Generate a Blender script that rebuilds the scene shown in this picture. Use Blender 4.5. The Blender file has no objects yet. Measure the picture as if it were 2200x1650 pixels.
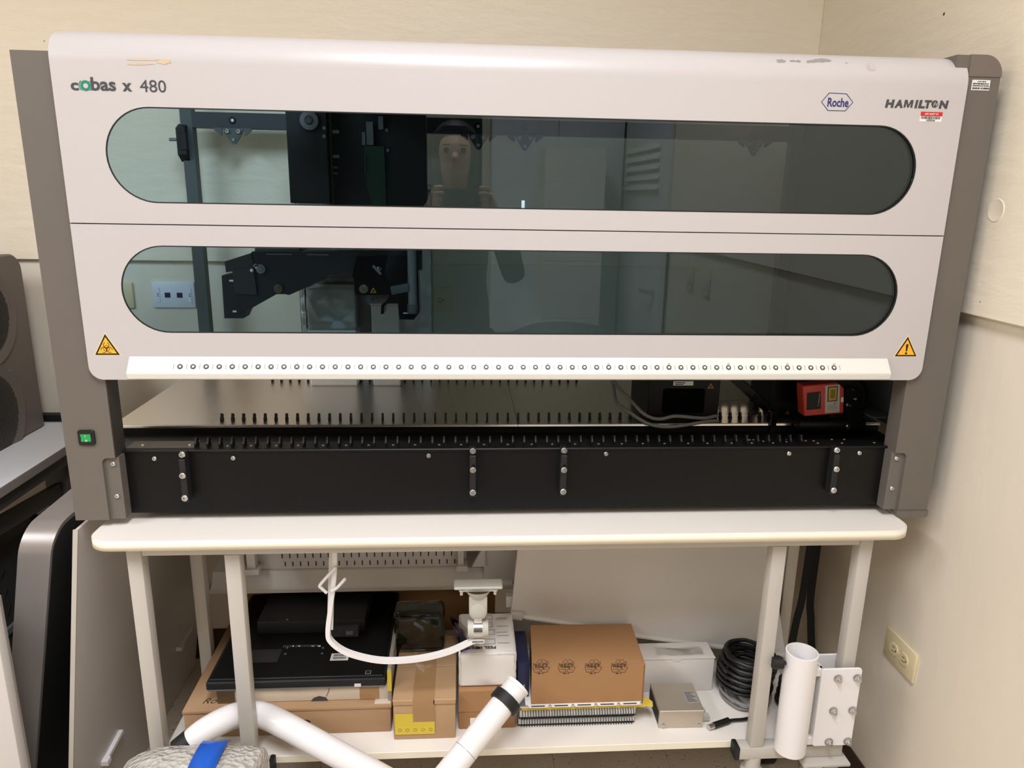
import bpy, bmesh, math, random
from mathutils import Vector, Matrix
random.seed(7)
S = bpy.context.scene
COL = S.collection
PI = math.pi

# ------------------------------------------------------------------ camera
RW = ((0.997629211, 0.00016380930, 0.0688181044),     # world axes in camera axes (right, down, forward)
      (-0.0665994217, -0.249585129, 0.966059926),
      (0.0173342251, -0.968352847, -0.248982506))
CAM = Vector((-0.111, -1.3226, 1.45))
FPX = 1580.0
cd = bpy.data.cameras.new('camera'); cam = bpy.data.objects.new('camera', cd); COL.objects.link(cam)
cd.sensor_width = 36.0; cd.lens = 36.0 * FPX / 2200.0; cd.sensor_fit = 'HORIZONTAL'; cd.clip_start = 0.02
m = Matrix.Identity(4)
for r in range(3):
    m[r][0] = RW[r][0]; m[r][1] = -RW[r][1]; m[r][2] = -RW[r][2]; m[r][3] = CAM[r]
cam.matrix_world = m
S.camera = cam

# ------------------------------------------------------------------ world, lights, exposure
w = bpy.data.worlds.new('world'); S.world = w; w.use_nodes = True
w.node_tree.nodes['Background'].inputs[0].default_value = (1.0, 0.95, 0.88, 1)
w.node_tree.nodes['Background'].inputs[1].default_value = 0.02
S.view_settings.view_transform = 'Standard'; S.view_settings.look = 'None'
S.view_settings.gamma = 1.0; S.view_settings.use_curve_mapping = False
S.view_settings.exposure = 0.11
CEIL = 2.9
LAMPS = [((-0.15, -1.40), 44.0), ((-2.6, -1.40), 42.0), ((-2.6, -2.7), 26.0)]          # troffers in the ceiling, watts
LCOL = (0.965, 0.995, 1.10)
def area_light(name, loc, sx, sy, power, col):
    d = bpy.data.lights.new(name, 'AREA'); d.shape = 'RECTANGLE'; d.size = sx; d.size_y = sy
    d.energy = power; d.color = col; d.spread = math.radians(160)
    o = bpy.data.objects.new(name, d); o.location = loc; COL.objects.link(o); return o
for (lx, ly), pw in LAMPS:
    area_light('troffer_lamp', (lx, ly, CEIL - 0.035), 0.54, 1.14, pw, LCOL)

# ------------------------------------------------------------------ photo measurements -> real points
def _ray(px, py):
    c = ((px - 1100.0) / FPX, (py - 825.0) / FPX, 1.0)
    return Vector([sum(RW[i][k] * c[k] for k in range(3)) for i in range(3)])
def aY(px, py, Y):
    d = _ray(px, py); return CAM + d * ((Y - CAM.y) / d.y)
def aX(px, py, X):
    d = _ray(px, py); return CAM + d * ((X - CAM.x) / d.x)
def aZ(px, py, Z):
    d = _ray(px, py); return CAM + d * ((Z - CAM.z) / d.z)
def aP(px, py, p0, n):
    d = _ray(px, py); p0 = Vector(p0); n = Vector(n)
    return CAM + d * ((p0 - CAM).dot(n) / d.dot(n))

# ------------------------------------------------------------------ materials
def lin(c):
    return tuple((v / 255 / 12.92) if v / 255 <= 0.04045 else ((v / 255 + 0.055) / 1.055) ** 2.4 for v in c) + (1.0,)
MATS = {}
def mat(name, rgb, rough=0.5, metal=0.0, var=0.0, vscale=8.0, bump=0.0, bscale=60.0, spec=0.5, emit=None, estr=0.0,
        aniso=0.0, coat=0.0, stretch=(1, 1, 1), rvar=0.0):
    if name in MATS: return MATS[name]
    M = bpy.data.materials.new(name); M.use_nodes = True; N = M.node_tree; b = N.nodes['Principled BSDF']
    c = lin(rgb); b.inputs['Base Color'].default_value = c
    b.inputs['Roughness'].default_value = rough; b.inputs['Metallic'].default_value = metal
    b.inputs['Specular IOR Level'].default_value = spec
    if coat: b.inputs['Coat Weight'].default_value = coat; b.inputs['Coat Roughness'].default_value = 0.1
    if aniso: b.inputs['Anisotropic'].default_value = aniso
    if emit:
        b.inputs['Emission Color'].default_value = lin(emit); b.inputs['Emission Strength'].default_value = estr
    if var or bump or rvar:
        tc = N.nodes.new('ShaderNodeTexCoord'); mp = N.nodes.new('ShaderNodeMapping')
        mp.inputs['Scale'].default_value = stretch
        N.links.new(tc.outputs['Object'], mp.inputs[0])
    if var or rvar:
        nz = N.nodes.new('ShaderNodeTexNoise'); nz.inputs['Scale'].default_value = vscale; nz.inputs['Detail'].default_value = 5
        N.links.new(mp.outputs[0], nz.inputs['Vector'])
    if var:
        mx = N.nodes.new('ShaderNodeMix'); mx.data_type = 'RGBA'
        mx.inputs['A'].default_value = tuple(max(0, v * (1 - var)) for v in c[:3]) + (1,)
        mx.inputs['B'].default_value = tuple(min(1, v * (1 + var)) for v in c[:3]) + (1,)
        N.links.new(nz.outputs['Fac'], mx.inputs['Factor']); N.links.new(mx.outputs['Result'], b.inputs['Base Color'])
    if rvar:
        mr = N.nodes.new('ShaderNodeMapRange'); mr.inputs['From Min'].default_value = 0.3; mr.inputs['From Max'].default_value = 0.7
        mr.inputs['To Min'].default_value = max(0.02, rough - rvar); mr.inputs['To Max'].default_value = rough + rvar
        N.links.new(nz.outputs['Fac'], mr.inputs['Value']); N.links.new(mr.outputs[0], b.inputs['Roughness'])
    if bump:
        n2 = N.nodes.new('ShaderNodeTexNoise'); n2.inputs['Scale'].default_value = bscale; n2.inputs['Detail'].default_value = 4
        N.links.new(mp.outputs[0], n2.inputs['Vector'])
        bp = N.nodes.new('ShaderNodeBump'); bp.inputs['Strength'].default_value = bump; bp.inputs['Distance'].default_value = 0.004
        N.links.new(n2.outputs['Fac'], bp.inputs['Height']); N.links.new(bp.outputs[0], b.inputs['Normal'])
    MATS[name] = M; return M

def sheet_mat(name, tint, ior=1.5, rough=0.0, bump=0.0, bscale=30, gloss=1.0):
    """clear or tinted sheet: what is not mirrored goes straight through, tinted"""
    M = bpy.data.materials.new(name); M.use_nodes = True; N = M.node_tree; N.nodes.clear()
    out = N.nodes.new('ShaderNodeOutputMaterial'); mx = N.nodes.new('ShaderNodeMixShader')
    tr = N.nodes.new('ShaderNodeBsdfTransparent'); gl = N.nodes.new('ShaderNodeBsdfGlossy'); fr = N.nodes.new('ShaderNodeFresnel')
    tr.inputs[0].default_value = tuple(tint) + (1,); gl.inputs['Roughness'].default_value = rough
    gl.inputs[0].default_value = (gloss, gloss, gloss, 1); fr.inputs[0].default_value = ior
    N.links.new(fr.outputs[0], mx.inputs[0]); N.links.new(tr.outputs[0], mx.inputs[1]); N.links.new(gl.outputs[0], mx.inputs[2])
    N.links.new(mx.outputs[0], out.inputs[0])
    if bump:
        tc = N.nodes.new('ShaderNodeTexCoord'); n2 = N.nodes.new('ShaderNodeTexVoronoi'); n2.inputs['Scale'].default_value = bscale
        bp = N.nodes.new('ShaderNodeBump'); bp.inputs['Strength'].default_value = bump; bp.inputs['Distance'].default_value = 0.01
        N.links.new(tc.outputs['Object'], n2.inputs['Vector']); N.links.new(n2.outputs['Distance'], bp.inputs['Height'])
        N.links.new(bp.outputs[0], gl.inputs['Normal']); N.links.new(bp.outputs[0], fr.inputs['Normal'])
    MATS[name] = M; return M

WALL = mat('cream_wall_paint', (232, 221, 201), 0.55, var=0.03, vscale=2.5, bump=0.25, bscale=30, stretch=(1, 1, 0.35))
WALLU = mat('cream_wall_board_paint', (238, 226, 203), 0.5, var=0.03, vscale=2.0, bump=0.5, bscale=26, stretch=(0.5, 0.5, 1.6))
CEILM = mat('ceiling_white', (235, 232, 225), 0.8, var=0.02)
BASEB = mat('dark_brown_vinyl_base', (58, 38, 28), 0.45)
WHITE = mat('white_enamel_panel', (193, 187, 184), 0.32, var=0.012, vscale=5)
WHITEH = mat('white_handle_plastic', (220, 217, 207), 0.4)
GREY = mat('warm_grey_column_paint', (104, 97, 89), 0.45, var=0.03, vscale=30, bump=0.04, bscale=400)
GREYB = mat('brushed_warm_grey_cover', (150, 143, 137), 0.35, metal=0.35, var=0.04, vscale=40, stretch=(1, 1, 8))
GREYD = mat('grey_instrument_plastic', (112, 102, 93), 0.5, var=0.02)
BLACK = mat('black_powder_coat', (11, 11, 10), 0.45, var=0.1, vscale=6, spec=0.25)
BLACKM = mat('black_matt', (18, 18, 19), 0.6)
BLACKG = mat('black_gloss', (10, 10, 11), 0.15)
DKBROWN = mat('dark_anodised_side', (58, 53, 48), 0.45)
DKGREY = mat('dark_grey_frame', (84, 88, 86), 0.5, var=0.04)
MIDGREY = mat('mid_grey_metal', (128, 130, 130), 0.4, metal=0.4)
STEEL = mat('brushed_steel_deck', (222, 216, 208), 0.32, metal=1.0, var=0.025, vscale=10, stretch=(0.6, 12, 1), rvar=0.04)
STEELP = mat('polished_steel', (205, 202, 198), 0.18, metal=1.0)
ZINC = mat('zinc_screw', (205, 205, 205), 0.28, metal=1.0)
ALU = mat('dull_aluminium_case', (196, 186, 172), 0.45, metal=0.75, var=0.05, vscale=30)
TABLEW = mat('white_laminate', (232, 225, 214), 0.4, var=0.015, vscale=4)
TABLEE = mat('cream_edge_band', (240, 231, 208), 0.45)
FRAMEW = mat('white_powder_coated_tube', (190, 184, 174), 0.4, var=0.015, vscale=10)
PIPEW = mat('white_gloss_tube_enamel', (236, 232, 229), 0.28, var=0.015, vscale=12)
OFFW = mat('off_white_cover', (206, 201, 194), 0.42, var=0.02, vscale=5)
LGREY = mat('light_grey_sheet', (205, 199, 193), 0.42, var=0.02, vscale=4)
LGREYP = mat('pale_grey_mount_plastic', (188, 186, 174), 0.45)
CARD = mat('brown_cardboard', (168, 134, 98), 0.8, var=0.06, vscale=7, bump=0.08, bscale=120, stretch=(1, 1, 6))
CARD2 = mat('tan_cardboard', (180, 146, 108), 0.8, var=0.06, vscale=7, bump=0.08, bscale=120, stretch=(6, 1, 1))
CARD3 = mat('orange_brown_cardboard', (164, 122, 80), 0.75, var=0.05, vscale=6, bump=0.05, bscale=120)
CARDW = mat('white_cardboard', (226, 220, 212), 0.7, var=0.03, vscale=6)
CARDP = mat('pale_buff_cardboard', (212, 196, 174), 0.75, var=0.04, vscale=6)
TAPE = mat('brown_packing_tape', (166, 130, 90), 0.16)
TAPEC = sheet_mat('clear_packing_tape', (0.86, 0.82, 0.74), 1.5, 0.15)
YEL = mat('yellow_sticker', (212, 188, 60), 0.5)
WARN = mat('warning_yellow', (244, 178, 44), 0.45)
WARNE = mat('warning_sticker_edge', (250, 214, 150), 0.5)
PRINTK = mat('print_black', (26, 22, 22), 0.5)
PRINTG = mat('print_charcoal', (66, 66, 68), 0.5)
PRINTGN = mat('print_green', (22, 126, 96), 0.5)
PRINTB = mat('print_navy', (36, 42, 104), 0.5)
PRINTL = mat('print_pale_grey', (150, 146, 138), 0.6)
PAPER = mat('paper_label', (232, 230, 224), 0.6)
REDL = mat('label_red', (205, 34, 34), 0.5)
REDP = mat('scanner_red', (196, 62, 50), 0.42)
GOLD = mat('laser_label_gold', (196, 164, 58), 0.5)
PCB = mat('circuit_board_green', (30, 62, 44), 0.5, var=0.15, vscale=60)
CABLEG = mat('grey_cable', (132, 130, 128), 0.5)
CABLEK = mat('black_cable', (12, 12, 13), 0.42)
SWG = mat('switch_green', (26, 120, 62), 0.3, emit=(30, 150, 70), estr=0.5)
IVORY = mat('ivory_plastic', (226, 210, 168), 0.4)
IVORYD = mat('ivory_socket_slot', (60, 48, 34), 0.6)
JACKW = mat('white_jack_plastic', (226, 230, 238), 0.4)
JACKB = mat('jack_blue', (28, 40, 70), 0.5)
BLUET = mat('blue_tape', (30, 92, 196), 0.4)
BLUEB = mat('navy_book_cover', (22, 28, 62), 0.5)
PURPLE = sheet_mat('purple_film', (0.62, 0.50, 0.82), 1.7, 0.15)
GLASS = sheet_mat('smoked_glass', (0.69, 0.83, 0.90), 1.46)
CLEARF = sheet_mat('clear_plastic_film', (0.90, 0.91, 0.90), 1.45, 0.08, bump=0.6, bscale=26)
SMOKEF = sheet_mat('smoky_plastic_film', (0.62, 0.66, 0.60), 1.6, 0.1, bump=0.6, bscale=22)
DESKW = mat('grey_white_desk_top', (228, 229, 231), 0.4)
DESKE = mat('grey_desk_edge', (146, 138, 130), 0.45)
PEEL = mat('peeled_paint_grey', (146, 142, 136), 0.7, var=0.12, vscale=80)
STAIN = mat('glue_stain_tan', (204, 180, 146), 0.5, var=0.05, vscale=60)

def floor_mat():
    M = mat('flecked_vinyl', (170, 154, 134), 0.45); N = M.node_tree; b = N.nodes['Principled BSDF']
    tc = N.nodes.new('ShaderNodeTexCoord'); mp = N.nodes.new('ShaderNodeMapping'); mp.inputs['Scale'].default_value = (1, 2.6, 1)
    mp.inputs['Rotation'].default_value = (0, 0, 0.5)
    v = N.nodes.new('ShaderNodeTexNoise'); v.inputs['Scale'].default_value = 55; v.inputs['Detail'].default_value = 3
    r = N.nodes.new('ShaderNodeValToRGB'); r.color_ramp.elements[0].position = 0.30; r.color_ramp.elements[0].color = lin((120, 102, 84))
    r.color_ramp.elements[1].position = 0.36; r.color_ramp.elements[1].color = lin((212, 198, 178))
    N.links.new(tc.outputs['Object'], mp.inputs[0]); N.links.new(mp.outputs[0], v.inputs['Vector'])
    N.links.new(v.outputs['Fac'], r.inputs[0]); N.links.new(r.outputs[0], b.inputs['Base Color']); return M
FLOORM = floor_mat()
def bubble_mat():
    M = bpy.data.materials.new('bubble_wrap_film'); M.use_nodes = True; N = M.node_tree; b = N.nodes['Principled BSDF']
    b.inputs['Base Color'].default_value = lin((214, 208, 198)); b.inputs['Roughness'].default_value = 0.18
    b.inputs['Transmission Weight'].default_value = 0.25
    tc = N.nodes.new('ShaderNodeTexCoord'); v = N.nodes.new('ShaderNodeTexVoronoi'); v.inputs['Scale'].default_value = 95
    n = N.nodes.new('ShaderNodeTexNoise'); n.inputs['Scale'].default_value = 38; n.inputs['Detail'].default_value = 6
    a = N.nodes.new('ShaderNodeMath'); a.operation = 'ADD'
    bp = N.nodes.new('ShaderNodeBump'); bp.inputs['Strength'].default_value = 0.9; bp.inputs['Distance'].default_value = 0.006
    N.links.new(tc.outputs['Object'], v.inputs['Vector']); N.links.new(tc.outputs['Object'], n.inputs['Vector'])
    N.links.new(v.outputs['Distance'], a.inputs[0]); N.links.new(n.outputs['Fac'], a.inputs[1])
    N.links.new(a.outputs[0], bp.inputs['Height']); N.links.new(bp.outputs[0], b.inputs['Normal']); return M
BUBBLE = bubble_mat()

# ------------------------------------------------------------------ mesh helpers
def _new(): return bmesh.new()
def join(*bms):
    out = bms[0]
    for b in bms[1:]:
        me = bpy.data.meshes.new('tmp'); b.to_mesh(me); out.from_mesh(me); bpy.data.meshes.remove(me); b.free()
    return out
def bevel(bm, r, seg=2):
    if r > 0: bmesh.ops.bevel(bm, geom=list(bm.edges), offset=r, segments=seg, affect='EDGES', profile=0.5, clamp_overlap=True)
    return bm
def box(x0, x1, y0, y1, z0, z1, bev=0.0, seg=2):
    bm = _new()
    mm = Matrix.Translation(((x0 + x1) / 2, (y0 + y1) / 2, (z0 + z1) / 2)) @ Matrix.Diagonal((abs(x1 - x0), abs(y1 - y0), abs(z1 - z0), 1))
    bmesh.ops.create_cube(bm, size=1.0, matrix=mm)
    return bevel(bm, bev, seg)
def xf(bm, M):
    bmesh.ops.transform(bm, matrix=M, verts=bm.verts); return bm
def obox(c, s, rot=(0, 0, 0), bev=0.0, seg=2):
    bm = box(-s[0] / 2, s[0] / 2, -s[1] / 2, s[1] / 2, -s[2] / 2, s[2] / 2, bev, seg)
    from mathutils import Euler
    return xf(bm, Matrix.Translation(c) @ Euler(rot).to_matrix().to_4x4())
def prism(pts, axis, a, b, bev=0.0):
    """polygon in the plane across axis, extruded from a to b; axis y: (x,z), x: (y,z), z: (x,y)"""
    bm = _new()
    f3 = {'y': lambda p, t: (p[0], t, p[1]), 'x': lambda p, t: (t, p[0], p[1]), 'z': lambda p, t: (p[0], p[1], t)}[axis]
    A = [bm.verts.new(f3(p, a)) for p in pts]; B = [bm.verts.new(f3(p, b)) for p in pts]
    n = len(pts)
    bm.faces.new(A); bm.faces.new(list(reversed(B)))
    for i in range(n): bm.faces.new((A[(i + 1) % n], A[i], B[i], B[(i + 1) % n]))
    bmesh.ops.recalc_face_normals(bm, faces=bm.faces)
    return bevel(bm, bev, 1)
def rrect(x0, x1, z0, z1, r, n=6, corners=(1, 1, 1, 1)):
    """rounded rectangle outline, corners: bl, br, tr, tl"""
    out = []
    for (cx, cz, a0, on, kx, kz) in ((x0 + r, z0 + r, PI, corners[0], x0, z0), (x1 - r, z0 + r, 1.5 * PI, corners[1], x1, z0),
                                     (x1 - r, z1 - r, 0, corners[2], x1, z1), (x0 + r, z1 - r, PI / 2, corners[3], x0, z1)):
        if on:
            for i in range(n + 1):
                a = a0 + i * PI / 2 / n; out.append((cx + r * math.cos(a), cz + r * math.sin(a)))
        else: out.append((kx, kz))
    return out
def cyl(p0, p1, r, n=16, r2=None, caps=True):
    p0 = Vector(p0); p1 = Vector(p1); d = p1 - p0; bm = _new()
    q = d.to_track_quat('Z', 'Y').to_matrix().to_4x4()
    bmesh.ops.create_cone(bm, cap_ends=caps, segments=n, radius1=r, radius2=r if r2 is None else r2, depth=d.length,
                          matrix=Matrix.Translation((p0 + p1) / 2) @ q)
    return bm
def lathe(prof, c, axis=(0, 0, 1), n=24):
    """profile of (radius, height) turned round axis through c"""
    bm = _new(); q = Vector(axis).to_track_quat('Z', 'Y').to_matrix(); c = Vector(c); rings = []
    for r, h in prof:
        if r < 1e-6: rings.append([bm.verts.new(c + q @ Vector((0, 0, h)))])
        else: rings.append([bm.verts.new(c + q @ Vector((r * math.cos(2 * PI * i / n), r * math.sin(2 * PI * i / n), h))) for i in range(n)])
    for A, B in zip(rings, rings[1:]):
        for i in range(n):
            j = (i + 1) % n
            if len(A) == 1 and len(B) == 1: continue
            if len(A) == 1: bm.faces.new((A[0], B[j], B[i]))
            elif len(B) == 1: bm.faces.new((A[i], A[j], B[0]))
            else: bm.faces.new((A[i], A[j], B[j], B[i]))
    bmesh.ops.recalc_face_normals(bm, faces=bm.faces)
    return bm
def smooth_path(pts, k=6):
    P = [Vector(p) for p in pts]; P = [P[0] * 2 - P[1]] + P + [P[-1] * 2 - P[-2]]; out = []
    for i in range(1, len(P) - 2):
        for j in range(k):
            t = j / k; a, b, c, d = P[i - 1], P[i], P[i + 1], P[i + 2]
            out.append(0.5 * ((2 * b) + (c - a) * t + (2 * a - 5 * b + 4 * c - d) * t * t + (3 * b - a - 3 * c + d) * t ** 3))
    out.append(P[-2]); return out
def sweep(path, sec, closed_ends=True, up=(0, 0, 1)):
    """sweep a 2D section (list of (u,v)) along a path, parallel transported"""
    bm = _new(); path = [Vector(p) for p in path]; n = len(path); rings = []
    t0 = (path[1] - path[0]).normalized(); u = Vector(up) - t0 * Vector(up).dot(t0)
    if u.length < 1e-4: u = Vector((1, 0, 0)) - t0 * t0.x
    u.normalize()
    for i in range(n):
        t = (path[min(i + 1, n - 1)] - path[max(i - 1, 0)]).normalized()
        u = (u - t * u.dot(t)).normalized(); v = t.cross(u)
        rings.append([bm.verts.new(path[i] + u * a + v * b) for a, b in sec])
    k = len(sec)
    for A, B in zip(rings, rings[1:]):
        for i in range(k): bm.faces.new((A[i], A[(i + 1) % k], B[(i + 1) % k], B[i]))
    if closed_ends: bm.faces.new(list(reversed(rings[0]))); bm.faces.new(rings[-1])
    bmesh.ops.recalc_face_normals(bm, faces=bm.faces)
    return bm
def circ(r, n=10): return [(r * math.cos(2 * PI * i / n), r * math.sin(2 * PI * i / n)) for i in range(n)]
def tube(pts, r, n=10, k=6, ends=True): return sweep(smooth_path(pts, k) if k else pts, circ(r, n), ends)

WM = {}          # world matrices of what has been placed
def link(o, parent=None, M=None):
    COL.objects.link(o); M = M or Matrix.Identity(4)
    if parent is not None:
        o.parent = parent; o.matrix_parent_inverse = WM[parent.name].inverted()
    o.matrix_basis = M; WM[o.name] = M; return o
def tag(o, label=None, cat=None, group=None, kind=None):
    if label: o['label'] = label
    if cat: o['category'] = cat
    if group: o['group'] = group
    if kind: o['kind'] = kind
    return o
def mesh_from(bm, name, mats, smooth=True, angle=35):
    me = bpy.data.meshes.new(name); bm.to_mesh(me); bm.free()
    for mt in (mats if isinstance(mats, (list, tuple)) else [mats]): me.materials.append(mt)
    if smooth:
        me.polygons.foreach_set('use_smooth', [True] * len(me.polygons)); me.set_sharp_from_angle(angle=math.radians(angle))
    return me
def obj(name, bm, mats, parent=None, label=None, cat=None, group=None, kind=None, smooth=True, angle=35, M=None):
    o = bpy.data.objects.new(name, mesh_from(bm, name, mats, smooth, angle))
    link(o, parent, M); return tag(o, label, cat, group, kind)
def inst(name, me, parent=None, M=None, label=None, cat=None, group=None, kind=None):
    o = bpy.data.objects.new(name, me); link(o, parent, M); return tag(o, label, cat, group, kind)
def thing(name, label, cat, loc, group=None):
    o = bpy.data.objects.new(name, None); o.empty_display_size = 0.05
    link(o, None, Matrix.Translation(loc)); return tag(o, label, cat, group)
def struct(name, bm, mats, parent=None, **k):
    return obj(name, bm, mats, parent, kind=None if parent else 'structure', **k)
def T(*a): return Matrix.Translation(a if len(a) == 3 else a[0])
FRONT = Matrix(((1, 0, 0, 0), (0, 0, -1, 0), (0, 1, 0, 0), (0, 0, 0, 1)))      # text plane turned to face -y
def text(name, body, size, M, mt, parent, align='LEFT', bold=0.0, sx=1.0, shear=0.0, depth=0.0002, spacing=1.0, label=None):
    cu = bpy.data.curves.new('lettering', 'FONT'); cu.body = body; cu.size = size; cu.align_x = align; cu.offset = bold
    cu.extrude = depth; cu.shear = shear; cu.space_character = spacing; cu.resolution_u = 3
    t = bpy.data.objects.new('lettering_source', cu); COL.objects.link(t)
    bpy.context.view_layer.update()
    me = bpy.data.meshes.new_from_object(t.evaluated_get(bpy.context.evaluated_depsgraph_get()))
    bpy.data.objects.remove(t); bpy.data.curves.remove(cu)
    me.transform(M @ Matrix.Diagonal((sx, 1, 1, 1))); me.materials.clear(); me.materials.append(mt)
    o = bpy.data.objects.new(name, me); link(o, parent); return tag(o, label)
def plate_poly(pts3, thick, mt, name, parent, nrm=(0, -1, 0), **k):
    """thin flat piece from a 3D outline, thick towards nrm"""
    bm = _new(); n = Vector(nrm).normalized() * thick
    A = [bm.verts.new(Vector(p)) for p in pts3]; B = [bm.verts.new(Vector(p) + n) for p in pts3]; c = len(A)
    bm.faces.new(A); bm.faces.new(list(reversed(B)))
    for i in range(c): bm.faces.new((A[(i + 1) % c], A[i], B[i], B[(i + 1) % c]))
    bmesh.ops.recalc_face_normals(bm, faces=bm.faces)
    return obj(name, bm, mt, parent, smooth=False, **k)
def screw_mesh(r=0.0045, h=0.0035, mt=None, n=12):
    """socket head screw pointing to -y, seat at the origin"""
    return mesh_from(lathe([(0, 0), (r, 0), (r, h * 0.7), (r * 0.8, h), (r * 0.45, h), (r * 0.45, h * 0.35), (0, h * 0.35)], (0, 0, 0), (0, -1, 0), n), 'screw', mt or ZINC)
SCREW = screw_mesh(); SCREWB = screw_mesh(0.0062, 0.005)
# ================================================================== the room
XR, XRU, YB, YBU = 0.88, 0.862, 0.80, 0.785          # lower / upper planes of right and back wall
XL, YF = -4.2, -3.5
LEDGE = 1.243
fl = struct('floor', box(XL, XR + 0.02, YF, YB + 0.02, -0.05, -0.0025), FLOORM)
ts = 0.305
tile = mesh_from(box(-ts / 2 + 0.0004, ts / 2 - 0.0004, -ts / 2 + 0.0004, ts / 2 - 0.0004, -0.0025, 0), 'floor_tile', FLOORM)
for i in range(-5, 4):
    for j in range(-3, 3):
        x = -0.02 + i * ts; y = 0.03 + j * ts
        if x + ts / 2 < XR: inst('floor_tile', tile, fl, T(x, y, 0))
struct('ceiling', box(XL, XR, YF, YB, CEIL, CEIL + 0.05), CEILM)
wb = struct('wall_back', box(XL, XR + 0.1, YB, YB + 0.1, 0, CEIL), WALL)
struct('wall_board', box(XL, XRU, YBU, YB, LEDGE + 0.014, CEIL, 0.0015, 1), WALLU, wb)
wr = struct('wall_right', box(XR, XR + 0.1, YF, YB, 0, CEIL), WALL)
struct('wall_board', box(XRU, XR, YF, YB, LEDGE, CEIL, 0.0015, 1), WALLU, wr)
pc = aX(2140, 452, XRU)
struct('patched_hole', lathe([(0, 0.0004), (0.017, 0.0006), (0.0185, 0.0010), (0.020, 0.0012), (0.0215, 0)], pc, (-1, 0, 0), 28), WALLU, wr)
pn = aX(2028, 30, XRU)
struct('nail_scar', lathe([(0, 0.0004), (0.0028, 0.0004), (0.0034, 0)], pn, (-1, 0, 0), 10), PRINTG, wr)
for px, py in ((2106, 648), (95, 88)):
    if px > 1000: p = aX(px, py, XRU); ax = (-1, 0, 0)
    else: p = aY(px, py, YBU); ax = (0, -1, 0)
    struct('nail_scar', lathe([(0, 0.0004), (0.0016, 0.0004), (0.002, 0)], p, ax, 8), PRINTL, wr if px > 1000 else wb)
struct('baseboard_right', box(XR - 0.006, XR, YF, YB, 0, 0.102, 0.001, 1), BASEB)
struct('baseboard_back', box(XL, XR - 0.006, YB - 0.006, YB, 0, 0.102, 0.001, 1), BASEB)
struct('wall_left', box(XL - 0.1, XL, YF, YB, 0, CEIL), WALL)
wf = struct('wall_front', join(box(0.02, XR, YF - 0.1, YF, 0, CEIL), box(XL, -2.5, YF - 0.1, YF, 0, CEIL), box(-2.5, 0.02, YF - 0.1, YF, 2.15, CEIL)), WALL)
DARKR = mat('corridor_painted_dim', (70, 66, 62), 0.8)  # added corridor; its darkness is put into the wall colour for the glass reflection
struct('wall_added_corridor', join(box(-2.7, 0.2, YF - 1.9, YF - 1.8, -0.05, 2.4), box(-2.7, -2.6, YF - 1.8, YF - 0.1, -0.05, 2.4), box(0.1, 0.2, YF - 1.8, YF - 0.1, -0.05, 2.4), box(-2.6, 0.1, YF - 1.8, YF - 0.1, 2.3, 2.4), box(-2.6, 0.1, YF - 1.8, YF - 0.1, -0.05, -0.003)), DARKR)
for (lx, ly), pw in LAMPS:
    t = thing('ceiling_troffer', 'recessed ceiling troffer ' + {(-0.15, -1.40): 'nearest the workstation', (-2.6, -1.40): 'over the side desk on the left', (-2.6, -2.7): 'in the far left corner behind the photographer'}[(lx, ly)], 'ceiling light', (lx, ly, CEIL))
    fr = join(box(lx - 0.3, lx - 0.275, ly - 0.6, ly + 0.6, CEIL - 0.03, CEIL), box(lx + 0.275, lx + 0.3, ly - 0.6, ly + 0.6, CEIL - 0.03, CEIL),
              box(lx - 0.275, lx + 0.275, ly - 0.6, ly - 0.575, CEIL - 0.03, CEIL), box(lx - 0.275, lx + 0.275, ly + 0.575, ly + 0.6, CEIL - 0.03, CEIL))
    obj('frame', fr, CEILM, t)
    obj('diffuser', box(lx - 0.275, lx + 0.275, ly - 0.575, ly + 0.575, CEIL - 0.022, CEIL - 0.002), mat('troffer_diffuser', (250, 248, 240), 0.5, emit=(255, 246, 228), estr=1.5), t)

# ---- wall plates
def duplex(name, label, M, group=None):
    """horizontal duplex outlet, plate in local XZ, facing -y"""
    t = thing(name, label, 'outlet', M.to_translation(), group)
    def p(nm, bm, mt, par): return obj(nm, xf(bm, M), mt, par)
    p('cover_plate', box(-0.0575, 0.0575, -0.006, 0, -0.0355, 0.0355, 0.002, 2), IVORY, t)
    for s in (-1, 1):
        r = p('socket', prism([(s * 0.0195 + 0.0165 * math.cos(a) * 0.92, max(-0.0135, min(0.0135, 0.0165 * math.sin(a)))) for a in [2 * PI * i / 24 for i in range(24)]], 'y', -0.0085, -0.004), IVORY, t)
        sl = join(box(s * 0.0195 - 0.0045, s * 0.0195 + 0.0045, -0.0088, -0.0084, 0.0045, 0.006), box(s * 0.0195 - 0.0055, s * 0.0195 + 0.0055, -0.0088, -0.0084, -0.006, -0.0045),
                  cyl((s * 0.0195 + 0.0095, -0.0088, 0), (s * 0.0195 + 0.0095, -0.0084, 0), 0.0022, 10))
        p('slots', sl, IVORYD, r)
    p('plate_screw', lathe([(0, 0.0016), (0.003, 0.0014), (0.0034, 0)], (0, -0.006, 0), (0, -1, 0), 12), IVORY, t)
    return t
RZ90 = Matrix.Rotation(-PI / 2, 4, 'Z')     # local -y (plate front) -> world -x
po = aX(1937, 1405, XR)
duplex('wall_outlet', 'ivory duplex outlet on the right wall beside the white tube holder', T(XR, po.y, po.z) @ RZ90)
pb = aY(930, 644, YB)
duplex('wall_outlet', 'ivory outlet on the back wall seen through the lower smoked window', T(pb.x, YB, pb.z))
pj = aY(375, 633, YB)
t = thing('network_jack_plate', 'white network plate with two dark jacks behind the lower smoked window', 'wall plate', (pj.x, YB, pj.z))
obj('cover_plate', box(pj.x - 0.0575, pj.x + 0.0575, YB - 0.007, YB, pj.z - 0.036, pj.z + 0.036, 0.002, 2), JACKW, t)
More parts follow.
